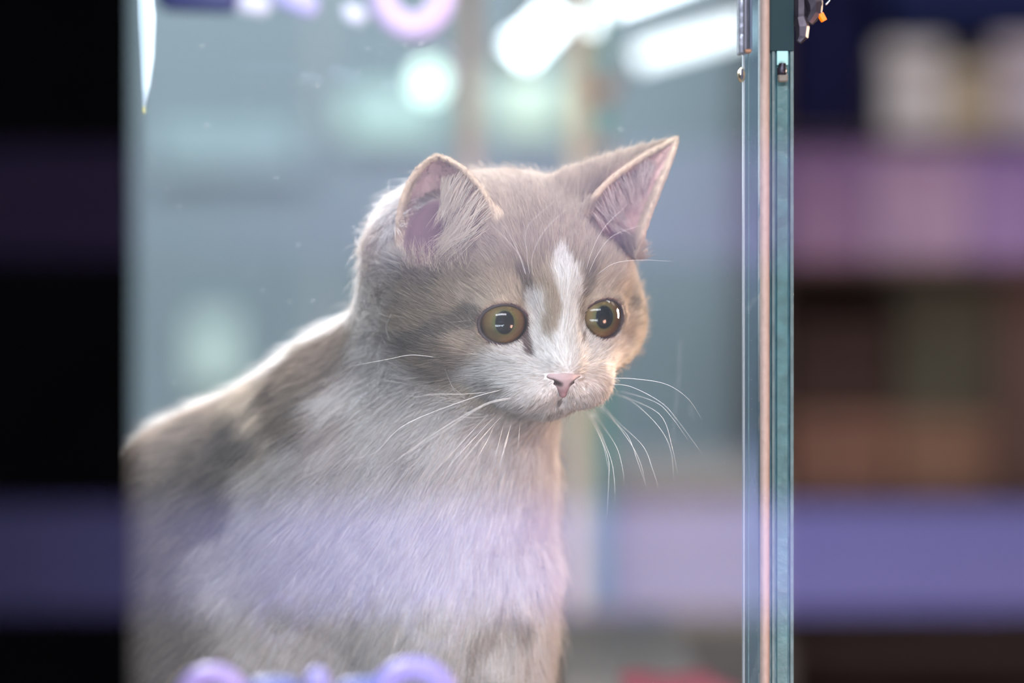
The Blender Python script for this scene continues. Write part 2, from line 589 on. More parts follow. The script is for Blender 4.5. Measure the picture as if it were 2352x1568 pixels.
# brass screw on the pane edge
e = empty('screw', at(1703, 172, ye))
tag(e, 'tiny brass screw head on the pane edge below the metal bar', 'screw')
c = at(1703, 172, ye - 0.001)
MB().lathe(c, [(0.0, -0.0022), (0.0018, -0.0018), (0.0026, -0.0004), (0.0026, 0.0006), (0.0012, 0.001), (0.0012, 0.003)], 20, 'Y', (0.55, 1, 1)).build('head', mat('brass', (0.75, 0.62, 0.38), 0.22, 1.0), e, smooth=True)
MB().box((c[0] - 0.0004, c[1] - 0.0024, c[2] - 0.0018), (c[0] + 0.0004, c[1] - 0.0015, c[2] + 0.0018)).build('slot', m_dk, e)
# black clip in the bright notch of the glass edge
e = empty('glass_clip', at(1796, 188, ye))
tag(e, 'small black clip in a bright notch of the teal glass edge', 'clip')
MB().box((xw(1784, ye), ye - 0.0006, zw(150, ye)), (xw(1810, ye), ye + 0.0006, zw(117, ye)), 0.0002).build('notch', mat('notch_bright', (0.30, 0.58, 0.60), 0.5), e)
MB().tube([at(1797, 145, ye - 0.002), at(1797, 148, ye - 0.002), at(1797, 152, ye - 0.002), at(1796, 158, ye - 0.002), at(1796, 172, ye - 0.002)], [0.0011, 0.0014, 0.0011, 0.0017, 0.0016], 14).build('pin', m_dk, e, smooth=True)
MB().box((xw(1785, ye), ye - 0.003, zw(190, ye)), (xw(1808, ye), ye - 0.0008, zw(170, ye)), 0.0005).build('foot', mat('clip_foot', (0.14, 0.13, 0.12), 0.5), e)
MB().box((xw(1766, ye), ye - 0.0007, zw(117, ye)), (xw(1823, ye), ye + 0.0001, 1.49), 0.0001).build('cover_strip', mat('dark_teal_cover', (0.015, 0.035, 0.045), 0.6, spec=0.1), e)
# lock hardware right of the pane, cut by the top edge
e = empty('cabinet_lock', at(1850, 95, ye))
tag(e, 'dark metal lock with an orange glint right of the glass edge, top', 'lock')
yl = ye
m_lk = mat('lock_metal', (0.05, 0.045, 0.065), 0.45, 0.6, noise=(150, 0.3, 3))
MB().box((xw(1824, yl), yl, zw(55, yl)), (xw(1857, yl), yl + 0.010, zw(-60, yl)), 0.0015).build('case', m_lk, e)
MB().tube([at(1838, 40, yl - 0.002), at(1843, 62, yl - 0.002), at(1842, 84, yl - 0.002), at(1834, 96, yl - 0.002)], [0.0021, 0.0026, 0.0022, 0.0012], 6).build('lever', m_lk, e)
MB().tube([at(1855, -20, yl), at(1872, 8, yl), at(1872, 30, yl), at(1858, 52, yl)], [0.0022, 0.003, 0.0026, 0.0016], 8).build('cam', m_lk, e)
MB().tube([at(1884, 32, yl - 0.001), at(1893, 48, yl - 0.001)], [0.0012, 0.0011], 6).build('painted_glint', glow('amber_glint_glow', (1.0, 0.17, 0.0), 1.1), e)  # glowing piece added to stand for a reflected orange glint
MB().torus(at(1880, -14, yl), 30 * sc_, 2.4 * sc_, n=30, m=8, arc=(-1.0, 1.2)).build('wire_loop', mat('steel', (0.4, 0.42, 0.55), 0.2, 1.0), e, smooth=True)

# rear glass doors of the cabinet: two beige uprights with brown brackets, green edge
yp = 1.50
m_post = mat('beige_upright', (0.78, 0.69, 0.46), 0.6, noise=(40, 0.1, 3))
m_post2 = mat('pale_upright', (0.62, 0.52, 0.44), 0.6, noise=(40, 0.1, 3))
m_brk = mat('brown_bracket', (0.42, 0.24, 0.17), 0.5, noise=(80, 0.2, 2))
m_green = mat('green_glass_edge', (0.05, 0.30, 0.18), 0.3, noise=(60, 0.2, 2))
p2 = empty('holder_tmp', (xw(1335, yp), yp, ZC))
tag(p2, 'cream upright behind the kitten, right of its chest, with brown brackets', 'post')
MB().box((xw(1308, yp), yp, ZC), (xw(1352, yp), yp + 0.012, 1.529), 0.001).build('post', m_post, p2)
MB().box((xw(1374, yp), yp + 0.001, ZC), (xw(1398, yp), yp + 0.012, 1.529), 0.0005).build('glass_edge', m_green, p2)
for (a, b, c_, d) in ((1345, 1418, 185, 232), (1345, 1412, 330, 362), (1345, 1425, 1398, 1422), (1330, 1430, 1490, 1560)):
    MB().box((xw(a, yp), yp - 0.008, max(zw(d, yp), ZC + 0.001)), (xw(b, yp), yp, zw(c_, yp)), 0.001).build('bracket', m_brk, p2)
p1 = empty('holder_tmp', (xw(1080, yp), yp, ZC))
tag(p1, 'faint beige upright behind the kitten, between its ears', 'post')
MB().box((xw(1055, yp), yp, ZC), (xw(1102, yp), yp + 0.010, 1.529), 0.001).build('post', m_post2, p1)
MB().box((xw(1049, yp), yp + 0.002, ZC), (xw(1055, yp), yp + 0.008, 1.529)).build('glass_edge', m_green, p1)

# red mat on the cabinet floor
mm_ = MB()
x0, x1, y0, y1 = xw(1425, 1.15), xw(1900, 1.15), 0.98, 1.15
nx, ny = 16, 12
vs, fs = [], []
for j in range(ny + 1):
    for i in range(nx + 1):
        x, y = x0 + (x1 - x0) * i / nx, y0 + (y1 - y0) * j / ny
        vs.append((min(x, xw(1700, 0.85) + 0.02), y, ZC + 0.006 + 0.0015 * math.sin(i * 1.3) * math.cos(j * 1.1)))
for j in range(ny):
    for i in range(nx):
        a = j * (nx + 1) + i
        fs.append((a, a + 1, a + nx + 2, a + nx + 1))
mat_o = mm_.add(vs, fs).build('pet_mat', mat('red_felt', (0.10, 0.009, 0.018), 0.9, noise=(120, 0.2, 4)), smooth=True)
so = mat_o.modifiers.new('thick', 'SOLIDIFY')
so.thickness = 0.006
tag(mat_o, 'crimson red mat on the cabinet floor right of the kitten', 'mat')

# ================================================================== room behind the cabinet
def lampbar(pts, Y, r, strength, label, col=(0.86, 0.97, 1.0)):
    a, b = at(*pts[0], Y[0]), at(*pts[1], Y[1])
    e = empty('strip_lamp', (a + b) / 2)
    tag(e, label, 'lamp', 'strip lamps in the room behind')
    d = (b - a) / np.linalg.norm(b - a)
    MB().tube([a, b], r, 14).build('tube', glow('strip_lamp_glow', col, strength), e, smooth=True)
    MB().tube([a - d * 0.012, a], r * 1.25, 14).build('end_cap', m_ceil, e)
    MB().tube([b, b + d * 0.012], r * 1.25, 14).build('end_cap', m_ceil, e)
    up = np.array([0, 0.0, r * 1.6])
    MB().tube([a + up, b + up], r * 0.9, 6).build('housing', m_ceil, e)
    return e


lampbar([(1185, 125), (1275, 30)], (1.75, 1.75), 0.010, 8.0, 'bright white lamp glare left of the cream upright, top')
lampbar([(1462, 135), (1720, 62)], (1.70, 1.70), 0.007, 2.6, 'long pale lamp glare rising to the right above the right ear')
lampbar([(1405, 0), (1600, -70)], (1.65, 1.65), 0.008, 8.0, 'white lamp glare cut by the top edge right of the upright')
lampbar([(1364, 15), (1364, 70)], (1.56, 1.56), 0.003, 7.0, 'short upright lamp glare in the gap right of the cream upright')
e = empty('bulb_lamp', at(985, 150, 1.75))
tag(e, 'round pale green bulb glow left of the faint upright', 'lamp')
c = at(985, 190, 1.75)
MB().lathe(c, [(0.002, -0.011), (0.007, -0.009), (0.0105, -0.003), (0.011, 0.003), (0.008, 0.010), (0.005, 0.014)], 20).build('bulb', glow('bulb_glow', (0.72, 1.0, 0.85), 3.4), e, smooth=True)
MB().lathe(c, [(0.0055, 0.012), (0.006, 0.02), (0.0045, 0.028), (0.001, 0.03)], 16).build('socket', m_ceil, e, smooth=True)
MB().tube([c + np.array([0, 0, 0.028]), c + np.array([0, 0, 0.6])], 0.0012, 6).build('cord', m_dk, e)

yw = 2.972


def panel(x0, x1, y0, y1, col, st, label, name='light_panel', Y=yw):
    e = empty(name, at((x0 + x1) / 2, y1, Y))
    tag(e, label, 'panel', 'backlit panels on the far teal wall')
    a, b = at(x0, y1, Y), at(x1, y0, Y)
    MB().box((a[0], Y, a[2]), (b[0], Y + 0.02, b[2]), 0.004).build('diffuser', glow('panel_glow', col, st), e)
    t = 0.008
    MB().box((a[0] - t, Y + 0.012, a[2] - t), (b[0] + t, Y + 0.028, b[2] + t), 0.002).build('frame', m_wallb, e)
    return e


panel(1130, 1300, 165, 300, (0.80, 1.0, 0.82), 0.62, 'pale green lit panel between the two uprights')
panel(790, 1010, 215, 315, (0.70, 1.0, 0.92), 0.42, 'pale mint lit panel left of the faint upright')
panel(350, 690, 295, 390, (0.62, 0.85, 0.88), 0.08, 'dim blue green lit panel at upper left')
panel(440, 540, 730, 900, (0.80, 1.0, 0.90), 0.36, 'soft pale panel above the back of the kitten')
# beige carton and dark plinth beyond the cabinet
e = empty('storage_box', (xw(1570, 2.0), 2.15, zw(1440, 2.0)))
tag(e, 'beige storage box behind the cabinet at lower right', 'box')
m_box = mat('beige_card', (0.38, 0.33, 0.25), 0.7, noise=(12, 0.08, 3))
MB().box((xw(1412, 2.0), 2.0, zw(1450, 2.0)), (xw(1782, 2.0), 2.3, zw(1105, 2.0)), 0.006).build('body', m_box, e)
MB().box((xw(1406, 2.0), 1.99, zw(1135, 2.0)), (xw(1788, 2.0), 2.31, zw(1085, 2.0)), 0.006).build('lid', m_box, e)
e = empty('display_bench', (xw(1200, 2.0), 2.1, 0))
tag(e, 'dark low bench standing behind the cabinet under the beige box', 'bench')
MB().box((-1.6, 1.92, 0.60), (xw(1790, 2.0), 2.5, zw(1450, 2.0)), 0.006).build('top', m_base, e)
MB().box((-1.55, 1.96, 0.0), (xw(1780, 2.0), 2.46, 0.60), 0.006).build('body', m_wallf, e)

# ---- shelves with goods right of the cabinet, far out of focus
ys = 2.3
sh = empty('display_shelf', (xw(2150, ys), ys + 0.15, 0))
tag(sh, 'dark wooden shelf unit far behind, right of the cabinet', 'shelf')
m_wood = mat('dark_wood', (0.085, 0.055, 0.05), 0.6, noise=(8, 0.3, 4), spec=0.06)
MB().box((xw(1790, ys), ys + 0.30, 0), (xw(2700, ys), ys + 0.33, 2.2)).build('back_board', m_wood, sh)
for (y0, y1) in ((-330, -300), (312, 330), (612, 632), (1130, 1150), (1480, 1500)):
    MB().box((xw(1800, ys), ys, zw(y1, ys)), (xw(2690, ys), ys + 0.30, zw(y0, ys)), 0.003).build('shelf_board', m_wood, sh)
MB().box((xw(2690, ys), ys, 0), (xw(2720, ys), ys + 0.33, 2.2), 0.003).build('side_board', m_wood, sh)
MB().box((xw(1770, ys), ys + 0.02, 0), (xw(1795, ys), ys + 0.33, 2.2), 0.003).build('side_board', m_wood, sh)


def carton(x0, x1, y0, y1, col, label, d=0.2, lid=True):
    e = empty('carton', (xw((x0 + x1) / 2, ys), ys + 0.1, zw(y1, ys)))
    tag(e, label, 'box', 'goods on the shelf far right')
    m = mat('carton_card', col, 0.7, noise=(14, 0.15, 3), spec=0.06)
    MB().box((xw(x0, ys), ys + 0.02, zw(y1, ys)), (xw(x1, ys), ys + 0.02 + d, zw(y0, ys)), 0.004).build('body', m, e)
    MB().box((xw(x0, ys) - 0.002, ys + 0.016, zw(y0, ys) - 0.02), (xw(x1, ys) + 0.002, ys + 0.024 + d, zw(y0, ys) + 0.002), 0.003).build('lid', m, e)
    return e


carton(2040, 2180, 100, 311, (0.50, 0.44, 0.44), 'pale beige carton on the upper shelf at far right')
carton(2185, 2290, 150, 311, (0.38, 0.30, 0.22), 'small ochre carton beside the pale one on the upper shelf')
carton(2300, 2480, 90, 311, (0.44, 0.36, 0.40), 'grey pink carton at the right end of the upper shelf')
carton(1815, 2010, -60, 311, (0.006, 0.006, 0.03), 'tall navy carton beside the glass edge, upper shelf')
carton(2050, 2450, -90, 60, (0.012, 0.016, 0.06), 'navy carton stacked on top at the upper right')
carton(1815, 2000, 350, 611, (0.20, 0.105, 0.10), 'brick pink carton on the middle shelf beside the glass edge')
carton(2010, 2240, 340, 611, (0.33, 0.215, 0.20), 'wide dusty pink carton in the middle of the second shelf')
carton(2250, 2420, 360, 611, (0.24, 0.14, 0.19), 'mauve carton at the right of the second shelf')
carton(1815, 2060, 960, 1129, (0.22, 0.115, 0.085), 'brick brown carton low on the third shelf beside the glass edge')
carton(1815, 2060, 730, 955, (0.055, 0.032, 0.028), 'dark brown carton stacked on the brick brown one')
carton(2070, 2290, 650, 960, (0.085, 0.075, 0.055), 'olive grey carton on the third shelf, upper row')
carton(2070, 2290, 965, 1129, (0.24, 0.135, 0.095), 'tan brown carton at the bottom of the third shelf')
carton(2300, 2460, 640, 1129, (0.12, 0.07, 0.06), 'rusty brown carton at the far right of the third shelf')

# fairy lights hung from the ceiling in front of the cabinet; the eyes mirror them
fc = np.array([0.47, 0.57, 1.86])
e = empty('fairy_lights', tuple(fc + np.array([0, 0, -0.06])))
tag(e, 'cluster of small warm globe lights mirrored as gold dots in the eyes', 'lights')
mg = glow('fairy_glow', (1.0, 0.62, 0.22), 40.0)
mg.cycles.emission_sampling = 'NONE'
rf = np.random.default_rng(21)
wire = []
for k in range(18):
    q = fc + rf.normal(0, 1, 3) * np.array([0.12, 0.09, 0.16])
    wire.append(q)
    MB().lathe(q, [(0.001, -0.012), (0.008, -0.009), (0.012, 0.0), (0.009, 0.008), (0.004, 0.012)], 10).build('bulb', mg, e, smooth=True)
MB().tube([fc + np.array([0, 0, 1.04])] + wire, 0.0006, 5).build('wire', m_dk, e)


def into_cabinet(e, name):
    """fixed hardware: its main mesh becomes a part of the cabinet, the rest its sub-parts"""
    kids = sorted([o for o in bpy.data.objects if o.parent == e], key=lambda o: -len(o.data.vertices) if name == 'never' else 0)
    main = kids[0]
    main.name = name
    main.parent = cab
    main.location = -Vector(cab.location)
    main['label'] = e['label']
    for k in kids[1:]:
        k.parent = main
        k.location = (0, 0, 0)
    bpy.data.objects.remove(e)


for e_, nm in ((p2, 'rear_upright'), (p1, 'rear_upright')):
    into_cabinet(e_, nm)
for nm in ('door_handle_bar', 'screw', 'glass_clip', 'cabinet_lock'):
    e_ = bpy.data.objects[nm]
    e_.name = 'holder_tmp'
    into_cabinet(e_, nm)

# ================================================================== the kitten
# millimetres, camera frame; head-local axes: u = towards the right of the frame, f = where the nose points, w = up
def rot(axis, deg):
    a = math.radians(deg)
    c, s = math.cos(a), math.sin(a)
    if axis == 'x':
        return np.array([[1, 0, 0], [0, c, -s], [0, s, c]])
    if axis == 'y':
        return np.array([[c, 0, s], [0, 1, 0], [-s, 0, c]])
    return np.array([[c, -s, 0], [s, c, 0], [0, 0, 1]])


HC = P(1190, 682, 886)
YAW, PITCH, ROLL = 22, 12, 3
RH = rot('y', -ROLL) @ rot('z', YAW) @ rot('x', PITCH)
HU, HF, HW = RH @ np.array([1, 0, 0]), RH @ np.array([0, -1, 0]), RH @ np.array([0, 0, 1])
HB = np.stack([HU, HF, HW], axis=1)          # local -> camera mm


def h2c(q):
    return HC + HB @ np.array(q, float)


def sm(a, b, k):
    h = np.clip(0.5 + 0.5 * (b - a) / k, 0, 1)
    return b + (a - b) * h - k * h * (1 - h)


def smax(a, b, k):
    return -sm(-a, -b, k)


def ell(p, c, r):
    q = p - np.asarray(c, np.float32)
    r = np.asarray(r, np.float32)
    k0 = np.sqrt(((q / r) ** 2).sum(-1)) + 1e-6
    k1 = np.sqrt(((q / (r * r)) ** 2).sum(-1)) + 1e-6
    return k0 * (k0 - 1) / k1


def cap(p, a, b, ra, rb):
    a = np.asarray(a, np.float32)
    b = np.asarray(b, np.float32)
    ab = b - a
    t = np.clip(((p - a) @ ab) / (ab @ ab), 0, 1)
    d = p - a - t[:, None] * ab
    return np.sqrt((d ** 2).sum(-1)) - (ra + (rb - ra) * t)


# eyes (head-local centre, radius, outward yaw)
ER = 10.6
EYES = [(-18.2, 27.0, -3.0, -9.0), (17.9, 27.0, -2.8, 9.0)]


def eye_frame(i):
    u, f, w, yw = EYES[i]
    a = math.radians(yw)
    fx = np.array([math.sin(a), math.cos(a), 0.02])
    fx /= np.linalg.norm(fx)
    ux = np.array([math.cos(a), -math.sin(a), 0])
    wx = np.cross(ux, fx)
    return np.array([u, f, w]), ux, fx, wx


def head_sdf(p):
    q = (p - HC.astype(np.float32)) @ HB.astype(np.float32)
    au = np.abs(q[:, 0])
    qs = np.stack([au, q[:, 1], q[:, 2]], axis=1)
    d = ell(q, (0, -6, 8), (43, 40, 36))
    d = sm(d, ell(qs, (25.8, 4, -8.5), (19.8, 25, 18.5)), 12)
    d = sm(d, ell(q, (0, 10, -14), (30, 26, 20)), 10)
    d = sm(d, ell(qs, (17, 24, 12), (12, 9, 8)), 10)          # brow
    d = sm(d, cap(q, (0, 31, 6), (0, 41.5, -15), 8.5, 6.2), 7)   # bridge
    for i in range(2):
        c, ux, fx, wx = eye_frame(i)
        d = sm(d, np.sqrt(((q - c.astype(np.float32)) ** 2).sum(-1)) - 11.4, 4.5)
    d = sm(d, ell(q, (0, 25, -19), (25, 18, 13)), 8)
    d = sm(d, ell(qs, (9.5, 34.5, -25.8), (11.5, 10, 8.2)), 7)   # whisker pads
    d = sm(d, ell(q, (0, 29, -32), (10, 9, 6)), 4)           # chin
    d = sm(d, ell(q, (0, 42.0, -18.5), (6.0, 4.6, 4.2)), 3)      # nose tip
    # groove under the nose and the mouth line
    d = smax(d, -cap(q, (0, 45.8, -22.5), (0, 45.5, -28), 1.4, 1.3), 1.5)
    for s in (-1, 1):
        d = smax(d, -cap(q, (0, 44.3, -29.5), (s * 9, 41.5, -33.0), 1.2, 1.1), 1.5)
    # eye openings
    for i in range(2):
        c, ux, fx, wx = eye_frame(i)
        r = q - c.astype(np.float32)
        a, b, f = r @ ux.astype(np.float32), r @ wx.astype(np.float32), r @ fx.astype(np.float32)
        e = np.sqrt((a / 8.6) ** 2 + (b / 6.9) ** 2) - 1
        d = smax(d, -np.maximum(e * 7.9, 3.5 - f), 1.2)
        d = np.maximum(d, -(np.sqrt((r ** 2).sum(-1)) - (ER - 0.25)))
    return d


# ears: a curved sheet between an inner edge and an outer edge that meet in the tip
def bez(pts, t):
    pts = [np.array(x, float) for x in pts]
    n = len(pts) - 1
    return sum(math.comb(n, i) * ((1 - t) ** (n - i) * t ** i)[:, None] * pts[i] for i in range(n + 1))


def ear_sheet(inner, outer, belly, nt=64, ns=44):
    t = np.linspace(0, 1, nt)
    I, O, B = bez(inner, t), bez(outer, t), bez(belly, t)
    s = np.linspace(0, 1, ns)
    g = (1 - s)[None, :, None] ** 2 * I[:, None] + 2 * (s * (1 - s))[None, :, None] * B[:, None] + (s ** 2)[None, :, None] * O[:, None]
    du = np.gradient(g, axis=0)
    dv = np.gradient(g, axis=1)
    n = np.cross(du, dv)
    n /= np.linalg.norm(n, axis=-1, keepdims=True) + 1e-9
    n *= np.where((n @ np.array([0, -1.0, 0])).mean() > 0, 1, -1)
    # at the sharp tip rows collapse; drop the last one
    T = np.repeat(t[:, None], ns, 1)
    S = np.repeat(s[None], nt, 0)
    return g[:-1].reshape(-1, 3), n[:-1].reshape(-1, 3), T[:-1].ravel(), S[:-1].ravel()


EARS = [
    ear_sheet([P(1162, 545, 856), P(1135, 470, 857), P(1080, 372, 862), P(1003, 360, 866)],
              [P(928, 622, 866), P(895, 520, 868), P(925, 392, 872), P(1003, 360, 866)],
              [P(1030, 575, 884), P(1000, 500, 893), P(985, 420, 886), P(1003, 360, 866)]),
    ear_sheet([P(1345, 490, 868), P(1375, 415, 869), P(1460, 370, 873), P(1556, 316, 880)],
              [P(1462, 590, 874), P(1478, 500, 868), P(1535, 400, 872), P(1556, 316, 880)],
              [P(1392, 520, 886), P(1410, 440, 893), P(1480, 395, 888), P(1556, 316, 880)]),
]
EARC = [e[0].mean(0) for e in EARS]
# hollow of each ear where it opens into the head: centre, radii
HOLLOW = [(P(1000, 530, 862), (12, 12, 15)), (P(1412, 500, 873), (7, 9, 10))]


def near(pts, q, chunk=6000):
    """index and distance of the nearest of pts for every q"""
    pts = pts.astype(np.float32)
    p2 = (pts ** 2).sum(1)
    idx = np.empty(len(q), np.int32)
    dst = np.empty(len(q), np.float32)
    for a in range(0, len(q), chunk):
        x = q[a:a + chunk].astype(np.float32)
        c = x.mean(0)
        d = ((x - c) ** 2).sum(1)[:, None] + (((pts - c) ** 2).sum(1))[None] - 2 * (x - c) @ (pts - c).T
        i = d.argmin(1)
        idx[a:a + chunk] = i
        dst[a:a + chunk] = np.sqrt(np.maximum(d[np.arange(len(x)), i], 0))
    return idx, dst


EBASE = 1850          # py of the ground line under the kitten
ZF = P(1176, 1850, 880)[2]


def PB(px, py, Y):
    return P(px, py, 872 + (Y - 872) * 0.6)


def body_sdf(p):
    d = cap(p, PB(1115, 760, 908), PB(990, 1010, 940), 33, 41)
    d = sm(d, cap(p, PB(1035, 620, 906), PB(1010, 810, 925), 29, 31), 12)
    d = sm(d, ell(p, PB(850, 960, 955), (36, 33, 34)), 22)
    d = sm(d, ell(p, PB(998, 1190, 938), (39, 36, 52)), 22)
    d = sm(d, ell(p, PB(1010, 1420, 940), (38, 32, 44)), 20)
    d = sm(d, ell(p, PB(800, 1160, 950), (40, 38, 44)), 25)
    d = sm(d, ell(p, PB(600, 1280, 1005), (53, 50, 59)), 42)
    d = sm(d, ell(p, PB(400, 1475, 1035), (57, 52, 69)), 45)
    # haunch, hind foot
    d = sm(d, ell(p, PB(640, 1560, 965), (52, 32, 48)), 18)
    d = sm(d, cap(p, PB(700, 1800, 935), PB(880, 1818, 905), 12, 10), 8)
    # far haunch
    d = sm(d, ell(p, PB(700, 1560, 1060), (50, 26, 46)), 18)
    # near foreleg and paw
    d = sm(d, cap(p, PB(1150, 1330, 922), PB(1172, 1780, 915), 16.5, 12), 10)
    d = sm(d, ell(p, PB(1178, 1815, 905), (13, 17, 8.5)), 5)
    # far foreleg and paw
    d = sm(d, cap(p, PB(1160, 1090, 966), PB(1200, 1700, 972), 15.5, 13), 12)
    d = sm(d, ell(p, PB(1206, 1735, 955), (12, 17, 8.5)), 5)
    # tail lying round the haunch
    tp = [PB(200, 1700, 1060), PB(140, 1780, 980), PB(300, 1830, 905), PB(520, 1850, 880)]
    for a, b in zip(tp[:-1], tp[1:]):
        d = sm(d, cap(p, a, b, 9, 8), 6)
    d = smax(d, (ZF + 0.3) - p[:, 2], 2)
    return d


def cat_sdf(p):
    p = p.astype(np.float32)
    h = head_sdf(p)
    for (c, r) in HOLLOW:
        h = smax(h, -ell(p, c, r), 4)
    d = sm(h, body_sdf(p), 14)
    d = sm(d, cap(p, P(1320, 440, 880), P(1535, 332, 882), 7.5, 1.1), 7)
    # the hollows and eyes stay open in the blend
    for k, (g, n, T, S) in enumerate(EARS):
        m = ((p - EARC[k].astype(np.float32)) ** 2).sum(1) < 40 ** 2
        if m.any():
            i, dd = near(g, p[m])
            th = 1.25 - 0.35 * T[i]
            d[m] = sm(d[m], dd - th, 2.5)
    return d


def nets(f, lo, hi, h, blk=8, slack=1.5):
    """surface nets on a sparse grid"""
    lo = np.array(lo, float)
    n = (np.ceil((np.array(hi) - lo) / h / blk).astype(int)) * blk
    nb = n // blk
    bi = np.stack(np.meshgrid(*[np.arange(k) for k in nb], indexing='ij'), -1).reshape(-1, 3)
    cen = lo + (bi + 0.5) * blk * h - 0.5 * h
    dc = f(cen)
    lim = blk * h * 0.87 + slack * blk * h * 0.35
    act = np.abs(dc) < lim
    V = np.repeat(np.repeat(np.repeat(dc.reshape(nb).astype(np.float32), blk, 0), blk, 1), blk, 2)
    loc = np.stack(np.meshgrid(*[np.arange(blk)] * 3, indexing='ij'), -1).reshape(-1, 3)
    ab = bi[act]
    for a in range(0, len(ab), 400):
        gi = (ab[a:a + 400, None] * blk + loc[None]).reshape(-1, 3)
        V[gi[:, 0], gi[:, 1], gi[:, 2]] = f(lo + gi * h)
    S = V < 0
    cnt = np.zeros(tuple(n - 1), np.int8)
    acc = np.zeros(tuple(n - 1) + (3,), np.float32)
    sh = [(0, 0, 0), (1, 0, 0), (0, 1, 0), (1, 1, 0), (0, 0, 1), (1, 0, 1), (0, 1, 1), (1, 1, 1)]
    sl = lambda o: tuple(slice(o[i], o[i] + n[i] - 1) for i in range(3))
    tot = sum(S[sl(o)].astype(np.int8) for o in sh)
    cells = np.argwhere((tot > 0) & (tot < 8))
    pos = np.zeros((len(cells), 3))
    ct = np.zeros(len(cells))
    for ax in range(3):
        for o in sh:
            if o[ax] == 0:
                o2 = list(o)
                o2[ax] = 1
                a = V[cells[:, 0] + o[0], cells[:, 1] + o[1], cells[:, 2] + o[2]]
                b = V[cells[:, 0] + o2[0], cells[:, 1] + o2[1], cells[:, 2] + o2[2]]
                m = (a < 0) != (b < 0)
                t = np.where(m, a / np.where(m, a - b, 1), 0)
                e = np.array(o, float)[None] + np.eye(3)[ax][None] * t[:, None]
                pos[m] += e[m]
                ct += m
    pos = lo + (cells + pos / ct[:, None]) * h
    ID = -np.ones(tuple(n - 1), np.int32)
    ID[cells[:, 0], cells[:, 1], cells[:, 2]] = np.arange(len(cells))
    faces = []
    for ax in range(3):
        o1, o2 = [i for i in range(3) if i != ax]
        s0 = [slice(0, n[i]) for i in range(3)]
        A = S[tuple(slice(0, n[i] - 1) if i == ax else slice(1, n[i] - 1) for i in range(3))]
        B = S[tuple(slice(1, n[i]) if i == ax else slice(1, n[i] - 1) for i in range(3))]
        e = np.argwhere(A != B)
        flip = A[e[:, 0], e[:, 1], e[:, 2]]
        e = e.copy()
        e[:, o1] += 1
        e[:, o2] += 1

        def g(d1, d2):
            k = e.copy()
            k[:, o1] -= d1
            k[:, o2] -= d2
            return ID[k[:, 0], k[:, 1], k[:, 2]]
        q = np.stack([g(0, 0), g(1, 0), g(1, 1), g(0, 1)], 1)
        if ax == 1:
            flip = ~flip
        q[~flip] = q[~flip][:, ::-1]
        faces.append(q)
    F = np.concatenate(faces)
    F = F[(F >= 0).all(1)]
    return pos, F


def grad(f, p, e=0.4):
    g = np.zeros_like(p)
    for i in range(3):
        o = np.zeros(3)
        o[i] = e
        g[:, i] = f(p + o) - f(p - o)
    return g / (2 * e)


def project(f, p, it=2, mx=0.8):
    for _ in range(it):
        g = grad(f, p)
        d = f(p)
        st = d[:, None] * g / ((g ** 2).sum(1, keepdims=True) + 1e-3)
        l = np.linalg.norm(st, axis=1, keepdims=True)
        p = p - st * np.minimum(1, mx / (l + 1e-9))
    return p


def np_mesh(name, v, F):
    me = bpy.data.meshes.new(name)
    me.vertices.add(len(v))
    me.vertices.foreach_set('co', np.asarray(v, np.float32).ravel())
    me.loops.add(F.size)
    me.loops.foreach_set('vertex_index', F.ravel().astype(np.int32))
    me.polygons.add(len(F))
    me.polygons.foreach_set('loop_start', np.arange(0, F.size, F.shape[1], dtype=np.int32))
    me.polygons.foreach_set('loop_total', np.full(len(F), F.shape[1], np.int32))
    me.update(calc_edges=True)
    me.validate()
    return me


import time
_t0 = time.time()
CV, CF = nets(cat_sdf, (-215, 825, ZF - 6), (90, 1135, 92), 1.25)
CV = project(cat_sdf, CV, 1, 0.5)
print('cat mesh', len(CV), len(CF), time.time() - _t0)

cat = empty('cat', W(P(1000, 1850, 930)))
tag(cat, 'white kitten with taupe tabby patches and amber eyes, sitting behind the glass', 'cat')

# ---------------- colours anchored on the skin
bvh = BVHTree.FromPolygons([tuple(x) for x in CV], [tuple(map(int, f)) for f in CF])


def hit(px, py):
    d = Vector(P(px, py, 1000)).normalized()
    loc, n, i, dist = bvh.ray_cast(Vector((0, 0, 0)), d, 2000)
    return np.array(loc) if loc is not None else P(px, py, 905)


TAUPE = np.array([0.365, 0.28, 0.205])
LTAN = np.array([0.58, 0.475, 0.385])
DARK = np.array([0.115, 0.085, 0.075])
MID = np.array([0.24, 0.18, 0.14])
WHITE = np.array([0.86, 0.83, 0.81])
CREAM = np.array([0.78, 0.67, 0.55])
GREY = np.array([0.25, 0.21, 0.19])
PINK = np.array([0.46, 0.30, 0.27])
TEAR = np.array([0.10, 0.05, 0.055])

